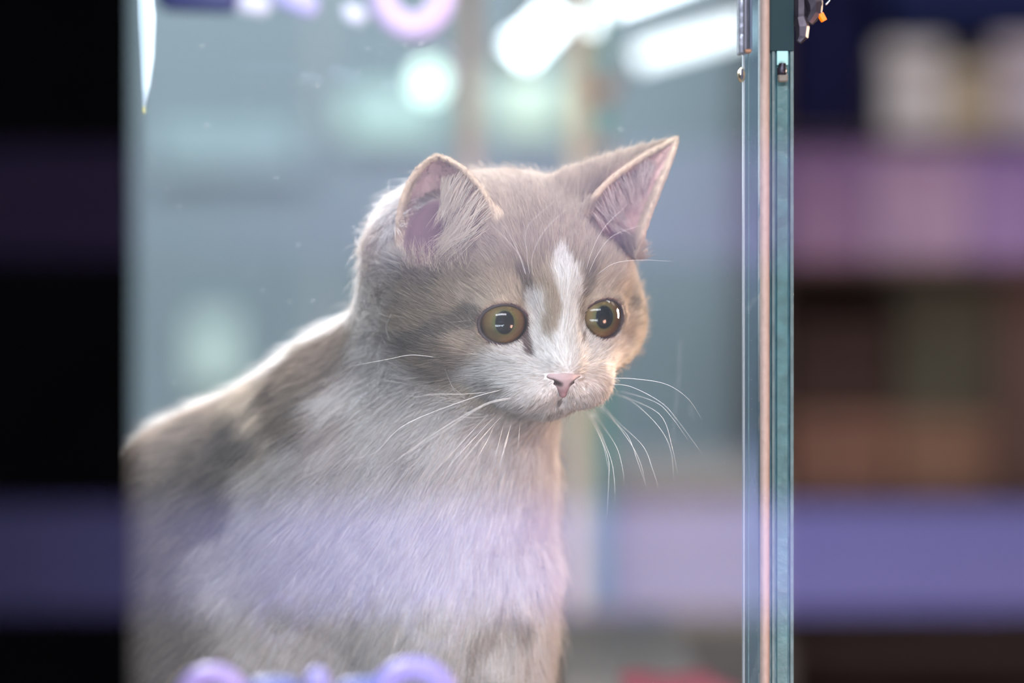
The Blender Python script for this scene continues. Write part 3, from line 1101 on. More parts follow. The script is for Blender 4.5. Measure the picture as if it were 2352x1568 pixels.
# (points in the frame, radius in mm, colour, strength)
STROKES_H = [
    # light rings round the eyes
    ([(1060, 770), (1085, 800), (1130, 820)], 5.5, LTAN, 0.9),
    ([(1090, 690), (1140, 665), (1190, 665)], 4.5, LTAN, 0.9),
    ([(1445, 745), (1440, 790)], 5, LTAN, 0.9),
    ([(1360, 665), (1420, 655)], 4.5, LTAN, 0.8),
    # tabby marks
    ([(1085, 727), (1040, 752), (985, 785), (930, 800)], 3.6, DARK, 0.9),
    ([(900, 700), (960, 690), (1010, 700)], 3.5, MID, 0.7),
    ([(900, 850), (980, 862), (1065, 852)], 3.6, DARK, 0.6),
    ([(1000, 805), (1060, 835), (1110, 840)], 4.0, MID, 0.8),
    ([(1207, 640), (1216, 668), (1228, 700)], 2.7, DARK, 0.95),
    ([(1262, 690), (1270, 735), (1262, 765)], 3.2, TAUPE, 0.9),
    ([(1352, 628), (1350, 655), (1338, 672)], 2.6, DARK, 0.6),
    ([(1445, 700), (1470, 715), (1478, 745)], 2.2, DARK, 0.7),
    ([(925, 615), (950, 640), (1000, 640)], 5.5, DARK, 0.7),
    ([(1030, 600), (1100, 590), (1170, 600)], 7, MID, 0.35),
    ([(1200, 430), (1220, 520), (1225, 600)], 5, TAUPE * 0.85, 0.5),
    ([(1290, 430), (1290, 520)], 4, TAUPE * 0.85, 0.5),
    # white: blaze, nose bridge, muzzle, chin and cheeks
    ([(1290, 598), (1300, 625)], 2.8, WHITE, 0.9),
    ([(1302, 635), (1310, 680), (1308, 740), (1300, 800), (1280, 850)], 5.0, WHITE, 1.0),
    ([(1240, 700), (1240, 780), (1250, 840)], 4.2, WHITE, 0.75),
    ([(1255, 860), (1310, 855)], 8, WHITE, 1),
    ([(1130, 890), (1180, 850), (1210, 840), (1190, 905)], 11, WHITE, 1),
    ([(1160, 930), (1230, 940), (1290, 950), (1370, 920)], 12, WHITE, 1),
    ([(1350, 800), (1370, 850), (1400, 860)], 8.5, WHITE, 1),
    ([(1420, 820), (1395, 790)], 6, WHITE, 0.8),
    ([(900, 935), (1000, 930), (1080, 925), (1120, 960)], 9.5, CREAM, 0.95),
    # brown smudge left of the blaze
    ([(1265, 690), (1272, 740), (1262, 762)], 2.6, TAUPE, 0.85),
    # whisker spots
    ([(1150, 895), (1175, 893)], 0.7, MID, 0.6), ([(1130, 912), (1185, 912)], 0.6, MID, 0.5),
    ([(1165, 925), (1172, 925)], 0.9, MID, 0.6), ([(1200, 925), (1206, 927)], 0.9, MID, 0.6),
    ([(1225, 926), (1229, 924)], 0.9, MID, 0.6), ([(1240, 915), (1243, 914)], 0.8, MID, 0.5),
    ([(1330, 905), (1380, 893)], 0.6, MID, 0.5),
    ([(880, 700), (882, 800), (890, 880)], 3.2, WHITE, 0.8),  # neck edge: backlit rim painted as white fur
    # mouth
    ([(1290, 915), (1287, 940)], 1.1, TEAR, 0.75),
    ([(1287, 938), (1262, 949), (1225, 955)], 0.9, MID, 0.6),
    ([(1287, 938), (1310, 947), (1345, 944)], 0.9, MID, 0.55),
    # tear lines
    ([(1209, 770), (1218, 792), (1222, 812)], 1.7, TEAR, 0.95),
    ([(1342, 775), (1336, 795)], 1.3, TEAR, 0.7),
]
STROKES_B = [
    ([(880, 520), (872, 600), (880, 680)], 7, TAUPE, 0.8),
    ([(790, 800), (735, 830), (690, 880), (680, 930)], 12, TAUPE * 0.7, 0.95),
    ([(770, 785), (725, 805), (680, 850)], 8, MID, 0.8),
    ([(862, 650), (866, 720), (868, 800), (872, 880)], 5, WHITE, 0.95),  # bright backlit rim of the neck put into the fur colour
    ([(560, 955), (440, 1010), (360, 1060), (250, 1150), (150, 1320)], 24, MID * 1.1, 0.9),
    ([(590, 905), (625, 960), (610, 1020)], 8, CREAM, 0.85),
    ([(560, 1020), (505, 1090), (480, 1150)], 14, GREY * 0.6, 0.95),
    ([(420, 1060), (380, 1180), (340, 1250)], 22, GREY, 0.9),
    ([(380, 1400), (420, 1500), (380, 1600)], 20, GREY * 0.8, 0.9),
    ([(300, 1300), (250, 1450)], 30, GREY, 0.9),
    ([(640, 955), (720, 975), (800, 960)], 5, MID, 0.5),
    ([(950, 985), (975, 1000)], 4, GREY, 0.35),
    ([(1130, 1392), (1165, 1390), (1205, 1400)], 3.4, MID * 0.8, 0.6),
    ([(1080, 1470), (1115, 1450), (1150, 1440)], 2.6, MID, 0.65),
    ([(1085, 1525), (1130, 1535), (1165, 1532)], 2.8, MID, 0.7),
    ([(1075, 1590), (1140, 1600)], 3, MID, 0.7),
    ([(1210, 1450), (1262, 1455)], 2.6, LTAN, 0.5),
    ([(1190, 1525), (1262, 1515)], 2.6, LTAN, 0.6),
]
SPOT = np.array([[0, 0, 0]])


def compile_strokes(L):
    out = []
    for pts, r, col, s in L:
        hp = [hit(*q) for q in pts]
        out.append((np.array(hp), r, np.array(col), s))
    return out


ST_H, ST_B = compile_strokes(STROKES_H), compile_strokes(STROKES_B)
# far foreleg and far chest side: grey tabby, darkened for their shade
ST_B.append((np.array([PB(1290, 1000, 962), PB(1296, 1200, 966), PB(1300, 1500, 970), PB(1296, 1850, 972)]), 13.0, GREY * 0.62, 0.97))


def polydist(p, pts):
    best = np.full(len(p), 1e9)
    if len(pts) == 1:
        return np.linalg.norm(p - pts[0], axis=1)
    for a, b in zip(pts[:-1], pts[1:]):
        ab = b - a
        t = np.clip(((p - a) @ ab) / (ab @ ab + 1e-9), 0, 1)
        best = np.minimum(best, np.linalg.norm(p - a - t[:, None] * ab, axis=1))
    return best


def vnoise(p, scale, seed=0):
    """cheap smooth value noise in -1..1"""
    q = p / scale + seed * 17.13
    i = np.floor(q).astype(np.int64)
    f = q - i
    f = f * f * (3 - 2 * f)

    def hsh(x, y, z):
        h = (x * 374761393 + y * 668265263 + z * 2147483647 + seed * 974711) & 0xffffffff
        h = ((h ^ (h >> 13)) * 1274126177) & 0xffffffff
        return ((h ^ (h >> 16)) & 0xffff) / 32767.5 - 1
    r = 0
    for dx in (0, 1):
        for dy in (0, 1):
            for dz in (0, 1):
                w = (f[:, 0] if dx else 1 - f[:, 0]) * (f[:, 1] if dy else 1 - f[:, 1]) * (f[:, 2] if dz else 1 - f[:, 2])
                r = r + w * hsh(i[:, 0] + dx, i[:, 1] + dy, i[:, 2] + dz)
    return r


def ss(a, b, x):
    t = np.clip((x - a) / (b - a), 0, 1)
    return t * t * (3 - 2 * t)


def regions(p):
    q = (p - HC) @ HB
    hd = head_sdf(p.astype(np.float32))
    bd = body_sdf(p.astype(np.float32))
    head = ss(4, -4, hd - bd)            # 1 on the head
    ear = np.zeros(len(p))
    earn = np.zeros((len(p), 3))
    eT = np.zeros(len(p))
    eS = np.zeros(len(p))
    for k, (g, n, T, S) in enumerate(EARS):
        m = np.linalg.norm(p - EARC[k], axis=1) < 40
        if not m.any():
            continue
        i, dd = near(g, p[m])
        w = ss(3.6, 2.0, dd)
        ear[m] = np.maximum(ear[m], w * ss(0.04, 0.16, T[i]))
        earn[m] = n[i]
        eT[m] = T[i]
        eS[m] = S[i]
    return q, head, ear, earn, eT, eS


def fur_colour(p, nrm, q, head, ear, earn, eT, eS):
    n = len(p)
    col = np.tile(TAUPE, (n, 1))
    # agouti ticking on the head
    v = vnoise(p, 5.0, 1) * 0.10 + vnoise(p, 2.0, 2) * 0.08
    col = col * (1 + v)[:, None]
    # throat and underside of the jaw are white
    w = ss(-24, -31, q[:, 2] + 0.12 * q[:, 1])
    col = col + (WHITE - col) * w[:, None]
    # nape: white band behind the cheeks, backlit rim painted in
    wob = vnoise(p, 2.2, 3) * 1.6
    jit = p + np.stack([vnoise(p, 4, 4), vnoise(p, 4, 5), vnoise(p, 4, 6)], 1) * 1.1
    for pts, r, c, s in ST_H:
        d = polydist(jit, pts)
        w = s * ss(r * 1.35, r * 0.62, d)
        col = col + (c - col) * w[:, None]
    # body: white, with patches
    bc = np.tile(WHITE, (n, 1)) * (1 + 0.05 * vnoise(p, 9, 7))[:, None]
    jb = p + np.stack([vnoise(p, 9, 8), vnoise(p, 9, 9), vnoise(p, 9, 10)], 1) * 5.0
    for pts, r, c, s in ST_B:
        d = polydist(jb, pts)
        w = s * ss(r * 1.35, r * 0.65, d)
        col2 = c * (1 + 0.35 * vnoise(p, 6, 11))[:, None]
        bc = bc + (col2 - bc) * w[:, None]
    col = bc + (col - bc) * head[:, None]
    # back of ears
    out = ((nrm * earn).sum(1) < 0.1) | (eS < 0.06) | (eS > 0.93) | (eT > 0.95)
    w = ear * out
    rim = ((eS < 0.06) | (eS > 0.93) | (eT > 0.93))[:, None]
    col = col + (np.where(rim, TAUPE * 1.45, TAUPE * 1.15) - col) * w[:, None]
    w = ear * (~out)
    pk = np.where((p[:, 0] > HC[0])[:, None], PINK * 1.35, PINK)
    col = col + (pk - col) * w[:, None]
    return np.clip(col, 0.01, 0.95)


me = np_mesh('body', W(CV), CF)
cn = np.zeros(len(CV) * 3, np.float32)
me.vertices.foreach_get('normal', cn)
CN = cn.reshape(-1, 3).astype(float)
gchk = grad(cat_sdf, CV[:2000])
if ((CN[:2000] * gchk).sum(1)).mean() < 0:
    me.flip_normals()
    me.update()
    me.vertices.foreach_get('normal', cn)
    CN = cn.reshape(-1, 3).astype(float)
print('cat normals', time.time() - _t0)
q, head, ear, earn, eT, eS = regions(CV)
vc = fur_colour(CV, CN, q, head, ear, earn, eT, eS)
# bare skin round the eyes and inside the ears, hollow shade painted in
deye = np.full(len(CV), 99.0)
for i in range(2):
    c, ux, fx, wx = eye_frame(i)
    r = q - c
    a, b, f = r @ ux, r @ wx, r @ fx
    e = (np.sqrt((a / 8.6) ** 2 + (b / 6.9) ** 2) - 1) * 7.9
    deye = np.where(f > 0, np.minimum(deye, np.abs(e) + np.where(e < 0, -e, 0)), deye)
w = ss(2.2, 0.9, deye)
vc = vc + (TEAR - vc) * w[:, None]
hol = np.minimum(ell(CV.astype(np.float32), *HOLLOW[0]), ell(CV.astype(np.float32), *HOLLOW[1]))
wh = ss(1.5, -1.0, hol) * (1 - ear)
vc = vc + (np.array([0.20, 0.11, 0.12]) - vc) * (0.85 * wh)[:, None]  # shade of the ear hollows painted as darker skin
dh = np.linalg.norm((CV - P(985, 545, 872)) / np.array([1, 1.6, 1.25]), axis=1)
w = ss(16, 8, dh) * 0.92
vc = vc + (np.array([0.10, 0.055, 0.065]) - vc) * w[:, None]  # deeper shade painted into the left ear
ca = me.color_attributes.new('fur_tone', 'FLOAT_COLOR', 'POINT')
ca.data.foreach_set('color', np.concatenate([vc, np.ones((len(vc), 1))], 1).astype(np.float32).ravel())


def attr_mat(name, rough=0.7, sheen=0.0, sss=0.0):
    m = bpy.data.materials.new(name)
    m.use_nodes = True
    nt = m.node_tree
    b = nt.nodes['Principled BSDF']
    b.inputs['Roughness'].default_value = rough
    b.inputs['Specular IOR Level'].default_value = 0.2
    a = nt.nodes.new('ShaderNodeAttribute')
    a.attribute_name = 'fur_tone'
    nt.links.new(a.outputs['Color'], b.inputs['Base Color'])
    return m


body = link('body', me, attr_mat('kitten_skin'), cat, smooth=True)

# ---------------- fur
def fur_material():
    m = bpy.data.materials.new('kitten_fur')
    m.use_nodes = True
    nt = m.node_tree
    nt.nodes.clear()
    N, L = nt.nodes.new, nt.links.new
    out = N('ShaderNodeOutputMaterial')
    at = N('ShaderNodeAttribute')
    at.attribute_name = 'fur_tone'
    an = N('ShaderNodeAttribute')
    an.attribute_name = 'skin_n'
    d = N('ShaderNodeBsdfDiffuse')
    L(at.outputs['Color'], d.inputs['Color'])
    L(an.outputs['Vector'], d.inputs['Normal'])
    tr = N('ShaderNodeBsdfTranslucent')
    L(at.outputs['Color'], tr.inputs['Color'])
    L(an.outputs['Vector'], tr.inputs['Normal'])
    m1 = N('ShaderNodeMixShader')
    m1.inputs[0].default_value = 0.22
    L(d.outputs[0], m1.inputs[1])
    L(tr.outputs[0], m1.inputs[2])
    hb = N('ShaderNodeBsdfHair')
    hb.component = 'Reflection'
    hb.inputs['Color'].default_value = (0.9, 0.88, 0.86, 1)
    hb.inputs['RoughnessU'].default_value = 0.35
    hb.inputs['RoughnessV'].default_value = 0.6
    m2 = N('ShaderNodeMixShader')
    m2.inputs[0].default_value = 0.06
    L(m1.outputs[0], m2.inputs[1])
    L(hb.outputs[0], m2.inputs[2])
    L(m2.outputs[0], out.inputs['Surface'])
    return m


FM = fur_material()
tri = np.concatenate([CF[:, [0, 1, 2]], CF[:, [0, 2, 3]]])
e1 = CV[tri[:, 1]] - CV[tri[:, 0]]
e2 = CV[tri[:, 2]] - CV[tri[:, 0]]
tarea = 0.5 * np.linalg.norm(np.cross(e1, e2), axis=1)
tc_ = CV[tri].mean(1)
tn = CN[tri].mean(1)
facing = -(tn * tc_ / np.linalg.norm(tc_, axis=1, keepdims=True)).sum(1)     # 1 = faces the window
vhead = head[tri].mean(1)
NOSE = h2c((0, 46, -18.5))


def scatter(density, seed):
    r = np.random.default_rng(seed)
    lam = tarea * density
    cnt = r.poisson(lam)
    t = np.repeat(np.arange(len(tri)), cnt)
    a, b = r.random(len(t)), r.random(len(t))
    m = a + b > 1
    a[m], b[m] = 1 - a[m], 1 - b[m]
    T = tri[t]
    ww = np.stack([1 - a - b, a, b], 1)[:, :, None]
    p = (CV[T] * ww).sum(1)
    n = (CN[T] * ww).sum(1)
    n /= np.linalg.norm(n, axis=1, keepdims=True) + 1e-9
    return p, n


def make_fur(name, p, n, length, rad, lift, flow, col, parent, npts=5, curl=0.0, seed=3):
    """p roots (mm), n skin normals, length mm, rad mm, lift 0..1, flow unit tangent directions"""
    r = np.random.default_rng(seed)
    N = len(p)
    s = np.linspace(0, 1, npts)
    pts = np.zeros((N, npts, 3))
    side = np.cross(n, flow)
    cb = (curl * vnoise(p, 7, 21))[:, None]
    for k, sk in enumerate(s):
        up = lift[:, None] * sk * (1.25 - 0.62 * sk)
        al = sk * (0.75 + 0.25 * sk) * np.sqrt(np.clip(1 - (lift * 0.8) ** 2, 0.1, 1))[:, None]
        pts[:, k] = p + length[:, None] * (n * up + flow * al + side * cb * sk * sk)
    hc = bpy.data.hair_curves.new(name)
    hc.add_curves([npts] * N)
    hc.position_data.foreach_set('vector', W(pts.reshape(-1, 3)).astype(np.float32).ravel())
    ra = hc.attributes.get('radius') or hc.attributes.new('radius', 'FLOAT', 'POINT')
    prof = (1 - 0.88 * s ** 1.5)[None] * rad[:, None] / 1000.0
    ra.data.foreach_set('value', prof.astype(np.float32).ravel())
    c = hc.attributes.new('fur_tone', 'FLOAT_COLOR', 'CURVE')
    c.data.foreach_set('color', np.concatenate([col, np.ones((N, 1))], 1).astype(np.float32).ravel())
    nn = hc.attributes.new('skin_n', 'FLOAT_VECTOR', 'CURVE')
    nrm = n * 0.8 + flow * 0.25 + r.normal(0, 0.16, n.shape)
    nrm /= np.linalg.norm(nrm, axis=1, keepdims=True)
    nn.data.foreach_set('vector', nrm.astype(np.float32).ravel())
    hc.materials.append(FM)
    o = bpy.data.objects.new(name, hc)
    C.objects.link(o)
    o.parent = parent
    o.location = -Vector(parent.location)
    o['kind'] = 'stuff'
    return o


NSH = np.array([-0.5, -3.2, -4.0], np.float32)
NCE = np.array([0, 45, -19], np.float32)
NSC = np.array([1.06, 1.12, 1.2], np.float32)


def nose_sdf(p):
    q = (p - HC.astype(np.float32)) @ HB.astype(np.float32) - NSH
    q = (q - NCE) / NSC + NCE
    qs = np.stack([np.abs(q[:, 0]), q[:, 1], q[:, 2]], 1)
    d = ell(q, (0, 46.6, -16.9), (5.6, 4.0, 2.9))
    d = sm(d, ell(qs, (4.2, 45.8, -16.7), (2.9, 3.0, 2.5)), 1.6)
    d = sm(d, cap(q, (0, 47.0, -17.8), (0, 47.6, -22.0), 3.3, 1.3), 1.6)
    # nostril commas, cut into the lower side of the wings
    d = smax(d, -cap(qs, (2.5, 50.6, -19.4), (4.6, 49.0, -18.4), 1.0, 0.95), 0.5)
    d = smax(d, -cap(qs, (4.6, 49.0, -18.4), (7.2, 46.8, -17.0), 0.8, 0.4), 0.5)
    d = smax(d, -cap(q, (0, 51.0, -19.6), (0, 49.6, -24), 0.35, 0.5), 0.5)
    return d


def coat(seed=5, scale=1.0):
    face = ss(-0.35, 0.05, facing)
    dens = scale * ((10.0 * vhead + 5.0 * (1 - vhead)) * (0.12 + 0.88 * face))
    p, n = scatter(dens, seed)
    r = np.random.default_rng(seed + 1)
    q, head, ear, earn, eT, eS = regions(p)
    col = fur_colour(p, n, q, head, ear, earn, eT, eS)
    N = len(p)
    # distances to eyes and nose
    deye = np.full(N, 99.0)
    for i in range(2):
        c, ux, fx, wx = eye_frame(i)
        rr = q - c
        a, b, f = rr @ ux, rr @ wx, rr @ fx
        e = (np.sqrt((a / 8.6) ** 2 + (b / 6.9) ** 2) - 1) * 7.9
        deye = np.where(f > 0, np.minimum(deye, e), deye)
    dn = np.linalg.norm(q - np.array([0, 45.5, -21]), axis=1)
    # flow
    fh = p - NOSE
    fb = (p - P(1230, 690, 900))
    fb = fb / (np.linalg.norm(fb, axis=1, keepdims=True) + 1e-6) + np.array([0, 0.05, -0.10])
    fh = fh / (np.linalg.norm(fh, axis=1, keepdims=True) + 1e-6)
    low = ss(-22, -30, q[:, 2])[:, None]
    fh = fh + low * (-HW[None] * 0.7)
    fl = fb * (1 - head[:, None]) + fh * head[:, None]
    # ears: hairs run along the sheet to the tip
    for k in range(2):
        tip = EARS[k][0][-1]
        base = EARS[k][0][:44].mean(0)
        m = np.linalg.norm(p - EARC[k], axis=1) < 40
        d = (tip - base) / np.linalg.norm(tip - base)
        wv = (ear * m)[:, None]
        fl = fl * (1 - wv) + wv * (d[None] + 0.25 * fh)
    fl = fl + np.stack([vnoise(p, 6, 31), vnoise(p, 6, 32), vnoise(p, 6, 33)], 1) * 0.22
    fl = fl + np.stack([vnoise(p, 1.7, 34), vnoise(p, 1.7, 35), vnoise(p, 1.7, 36)], 1) * 0.20
    fl = fl + r.normal(0, 0.10, fl.shape)
    fl = fl - n * (fl * n).sum(1, keepdims=True)
    fl /= np.linalg.norm(fl, axis=1, keepdims=True) + 1e-6
    # length
    back = ss(5, -25, q[:, 1])
    L = 3.6 + 1.4 * ss(20, 45, dn) + 3.2 * back
    L = L * ss(-4, 16, dn) + 0.6
    L = np.where(dn < 20, np.minimum(L, 1.3 + 0.15 * dn), L)
    jaw = ss(-14, -30, q[:, 2]) * ss(45, 20, q[:, 1])
    L = L + 4.0 * jaw
    Lb = 13 + 3 * vnoise(p, 14, 41)
    Lb = np.where(p[:, 2] < ZF + 30, 5, Lb)
    L = Lb * (1 - head) + L * head
    L = L * (1 - ear) + ear * 1.5
    L *= r.uniform(0.7, 1.15, N)
    L = np.where(deye < 3.5, np.minimum(L, 1.1 + 0.55 * np.maximum(deye, 0)), L)
    lips = (np.abs(q[:, 0]) < 9) & (q[:, 2] < -23) & (q[:, 1] > 36)
    L = np.where(lips, L * 0.6, L)
    lift = 0.30 * head + 0.34 * (1 - head) + r.normal(0, 0.09, N)
    lift = np.where(ear > 0.5, 0.16, lift)
    rad = 0.075 * head + 0.11 * (1 - head)
    rad = rad * (1 - 0.4 * ear)
    # stray hairs that stand off the coat
    st = r.random(N) < 0.035
    st &= (deye > 4) & (dn > 14)
    lift[st] = r.uniform(0.5, 0.85, st.sum())
    L[st] *= np.where(head[st] > 0.5, 1.35, 1.15)
    rad = np.where(st, rad * 0.7, rad)
    # not on bare skin
    inner = (ear > 0.3) & ((n * earn).sum(1) > -0.1) & (eS > 0.06) & (eS < 0.93) & (eT < 0.93)
    hol = np.minimum(ell(p.astype(np.float32), *HOLLOW[0]), ell(p.astype(np.float32), *HOLLOW[1]))
    keep = (deye > 0.75) & (nose_sdf(p.astype(np.float32)) > 0.05) & ~((hol < 0.8) & (ear < 0.9))
    keep &= ~(inner & (r.random(N) < 0.4))
    keep &= p[:, 2] > ZF + 1.0
    br = 1 + r.normal(0, 0.13, N) + 0.10 * vnoise(p, 1.7, 34)
    br = br + (1 - head) * (0.16 * vnoise(p, 2.6, 51) + 0.10 * vnoise(p, 6, 52) - 0.04)
    col = np.clip(col * br[:, None], 0.01, 0.97)
    # rooted and tipped: one hair in seven is a pale guard hair
    g = (r.random(N) < 0.14)
    col[g] = col[g] * 0.5 + 0.5 * LTAN
    L[g] *= 1.12
    k = keep
    print('hairs', k.sum())
    make_fur('fur', p[k], n[k], L[k], rad[k], lift[k], fl[k], col[k], cat, curl=0.12)


coat()


def ear_tufts():
    """long pale hairs growing from the inner edge of each ear across the hollow"""
    r = np.random.default_rng(77)
    P_, N_, L_, F_, C_ = [], [], [], [], []
    for k, (g, n, T, S) in enumerate(EARS):
        if k == 0:
            sel = (T > 0.12) & (T < 0.72) & (S < 0.38)
            ii = r.choice(np.where(sel)[0], 900)
            tgt = P(965, 640, 842)
            L = 16 + 9 * r.random(len(ii))
            L *= 1 - 0.55 * np.clip((T[ii] - 0.35) / 0.4, 0, 1)
        else:
            sel = (T > 0.02) & (T < 0.75) & (S < 0.6)
            ii = r.choice(np.where(sel)[0], 900)
            tgt = P(1500, 620, 850)
            L = 8 + 4 * r.random(len(ii))
        # gather into locks
        nl = 46
        cen = r.choice(ii, nl)
        dd = np.linalg.norm(g[ii][:, None] - g[cen][None], axis=2)
        lock = dd.argmin(1)
        off = g[cen][lock] - g[ii]
        d = tgt - g[ii] + (off * 0.55) * 3.0
        d /= np.linalg.norm(d, axis=1, keepdims=True)
        d = d + r.normal(0, 0.05, d.shape) + (r.normal(0, 0.10, (nl, 3)))[lock]
        nn = n[ii]
        d = d - nn * (d * nn).sum(1, keepdims=True) * 0.15
        d /= np.linalg.norm(d, axis=1, keepdims=True)
        P_.append(g[ii] + nn * 0.9 + r.normal(0, 0.3, d.shape))
        N_.append(nn * 0.6 + np.array([0, -0.6, 0.2]))
        L_.append(L)
        F_.append(d)
        tone = LTAN * 1.6 if k == 0 else np.array([0.72, 0.58, 0.53])
        C_.append(np.clip(tone[None] * (1 + r.normal(0, 0.13, (len(ii), 1))), 0, 0.95))
    # fine hairs that rise from under the left hollow
    m = 260
    hp = np.array([hit(x, y) for x, y in zip(r.uniform(925, 1075, m), r.uniform(585, 632, m))])
    d = np.tile(np.array([-0.15, -0.35, 1.0]), (m, 1)) + r.normal(0, 0.28, (m, 3))
    d /= np.linalg.norm(d, axis=1, keepdims=True)
    P_.append(hp)
    N_.append(np.tile(np.array([0, -1.0, 0.1]), (m, 1)))
    L_.append(r.uniform(4, 9, m))
    F_.append(d)
    C_.append(np.clip(LTAN[None] * (1.0 + r.normal(0, 0.2, (m, 1))), 0, 0.95))
    p, n, L, f, c = [np.concatenate(x) for x in (P_, N_, L_, F_, C_)]
    n /= np.linalg.norm(n, axis=1, keepdims=True)
    make_fur('ear_tuft', p, n, L, np.full(len(p), 0.075), np.full(len(p), 0.22), f, c, cat, npts=6, curl=0.15)


ear_tufts()
print('fur', time.time() - _t0)

# ---------------- eyes
def eye_mats():
    m = bpy.data.materials.new('kitten_eye')
    m.use_nodes = True
    nt = m.node_tree
    b = nt.nodes['Principled BSDF']
    N, L = nt.nodes.new, nt.links.new
    tc = N('ShaderNodeTexCoord')
    sep = N('ShaderNodeSeparateXYZ')
    L(tc.outputs['Object'], sep.inputs[0])

    def M(op, a, b2=None, c=None):
        x = N('ShaderNodeMath')
        x.operation = op
        for i, v in enumerate((a, b2, c)):
            if v is None:
                continue
            if isinstance(v, (int, float)):
                x.inputs[i].default_value = v
            else:
                L(v, x.inputs[i])
        return x.outputs[0]
    X = M('MULTIPLY', sep.outputs[0], 1000.0)
    Z = M('MULTIPLY', sep.outputs[2], 1000.0)
    r = M('SQRT', M('ADD', M('MULTIPLY', X, X), M('MULTIPLY', Z, Z)))
    rp = M('SQRT', M('ADD', M('POWER', M('DIVIDE', X, 3.45), 2.0), M('POWER', M('DIVIDE', Z, 4.2), 2.0)))
    rmp = N('ShaderNodeValToRGB')
    L(M('DIVIDE', r, 10.0), rmp.inputs[0])
    cr = rmp.color_ramp
    cr.elements[0].position = 0.0
    cr.elements[0].color = (0.12, 0.14, 0.05, 1)
    cr.elements[1].position = 0.90
    cr.elements[1].color = (0.10, 0.06, 0.07, 1)
    for pos, c in ((0.40, (0.13, 0.125, 0.045)), (0.50, (0.20, 0.135, 0.05)), (0.66, (0.21, 0.12, 0.046)), (0.74, (0.13, 0.055, 0.028)), (0.80, (0.015, 0.008, 0.012))):
        e = cr.elements.new(pos)
        e.color = (*c, 1)
    # fine radial fibres
    at = M('ARCTAN2', Z, X)
    cmb = N('ShaderNodeCombineXYZ')
    L(M('MULTIPLY', at, 9.0), cmb.inputs[0])
    L(M('MULTIPLY', r, 0.5), cmb.inputs[1])
    nz = N('ShaderNodeTexNoise')
    nz.inputs['Scale'].default_value = 2.2
    nz.inputs['Detail'].default_value = 4
    L(cmb.outputs[0], nz.inputs['Vector'])
    mx = N('ShaderNodeMix')
    mx.data_type = 'RGBA'
    mx.blend_type = 'MULTIPLY'
    mx.inputs[0].default_value = 0.6
    L(rmp.outputs[0], mx.inputs[6])
    r2 = N('ShaderNodeValToRGB')
    r2.color_ramp.elements[0].color = (0.45, 0.45, 0.45, 1)
    r2.color_ramp.elements[1].color = (1.35, 1.35, 1.35, 1)
    L(nz.outputs['Fac'], r2.inputs[0])
    L(r2.outputs[0], mx.inputs[7])
    # pupil
    st = N('ShaderNodeMapRange')
    st.inputs['From Min'].default_value = 0.93
    st.inputs['From Max'].default_value = 1.05
    L(rp, st.inputs['Value'])
    m2 = N('ShaderNodeMix')
    m2.data_type = 'RGBA'
    L(st.outputs[0], m2.inputs[0])
    m2.inputs[6].default_value = (0.004, 0.005, 0.008, 1)
    L(mx.outputs[2], m2.inputs[7])
    L(m2.outputs[2], b.inputs['Base Color'])
    b.inputs['Roughness'].default_value = 0.35
    b.inputs['Specular IOR Level'].default_value = 0.1
    c = bpy.data.materials.new('cornea_clear')
    c.use_nodes = True
    nt = c.node_tree
    nt.nodes.clear()
    out = nt.nodes.new('ShaderNodeOutputMaterial')
    t = nt.nodes.new('ShaderNodeBsdfTransparent')
    g = nt.nodes.new('ShaderNodeBsdfGlossy')
    g.inputs['Roughness'].default_value = 0.015
    f = nt.nodes.new('ShaderNodeFresnel')
    f.inputs['IOR'].default_value = 1.42
    mm = nt.nodes.new('ShaderNodeMixShader')
    nt.links.new(f.outputs[0], mm.inputs[0])
    nt.links.new(t.outputs[0], mm.inputs[1])
    nt.links.new(g.outputs[0], mm.inputs[2])
    nt.links.new(mm.outputs[0], out.inputs[0])
    return m, c


EM, CM = eye_mats()
lidm = mat('eyelid_skin', (0.03, 0.017, 0.022), 0.55, noise=(900, 0.2, 3))


def ball(r, bulge=0.0, nu=64, nv=40):
    """sphere about Y with a corneal bulge towards -Y"""
    vs, fs = [], []
    for i in range(nv + 1):
        th = math.pi * i / nv
        for j in range(nu):
            ph = 2 * math.pi * j / nu
            rr = r + bulge * math.exp(-(th / 0.62) ** 4)
            vs.append((rr * math.sin(th) * math.cos(ph), -rr * math.cos(th), rr * math.sin(th) * math.sin(ph)))
    for i in range(nv):
        for j in range(nu):
            j2 = (j + 1) % nu
            fs.append((i * nu + j, i * nu + j2, (i + 1) * nu + j2, (i + 1) * nu + j))
    return vs, fs


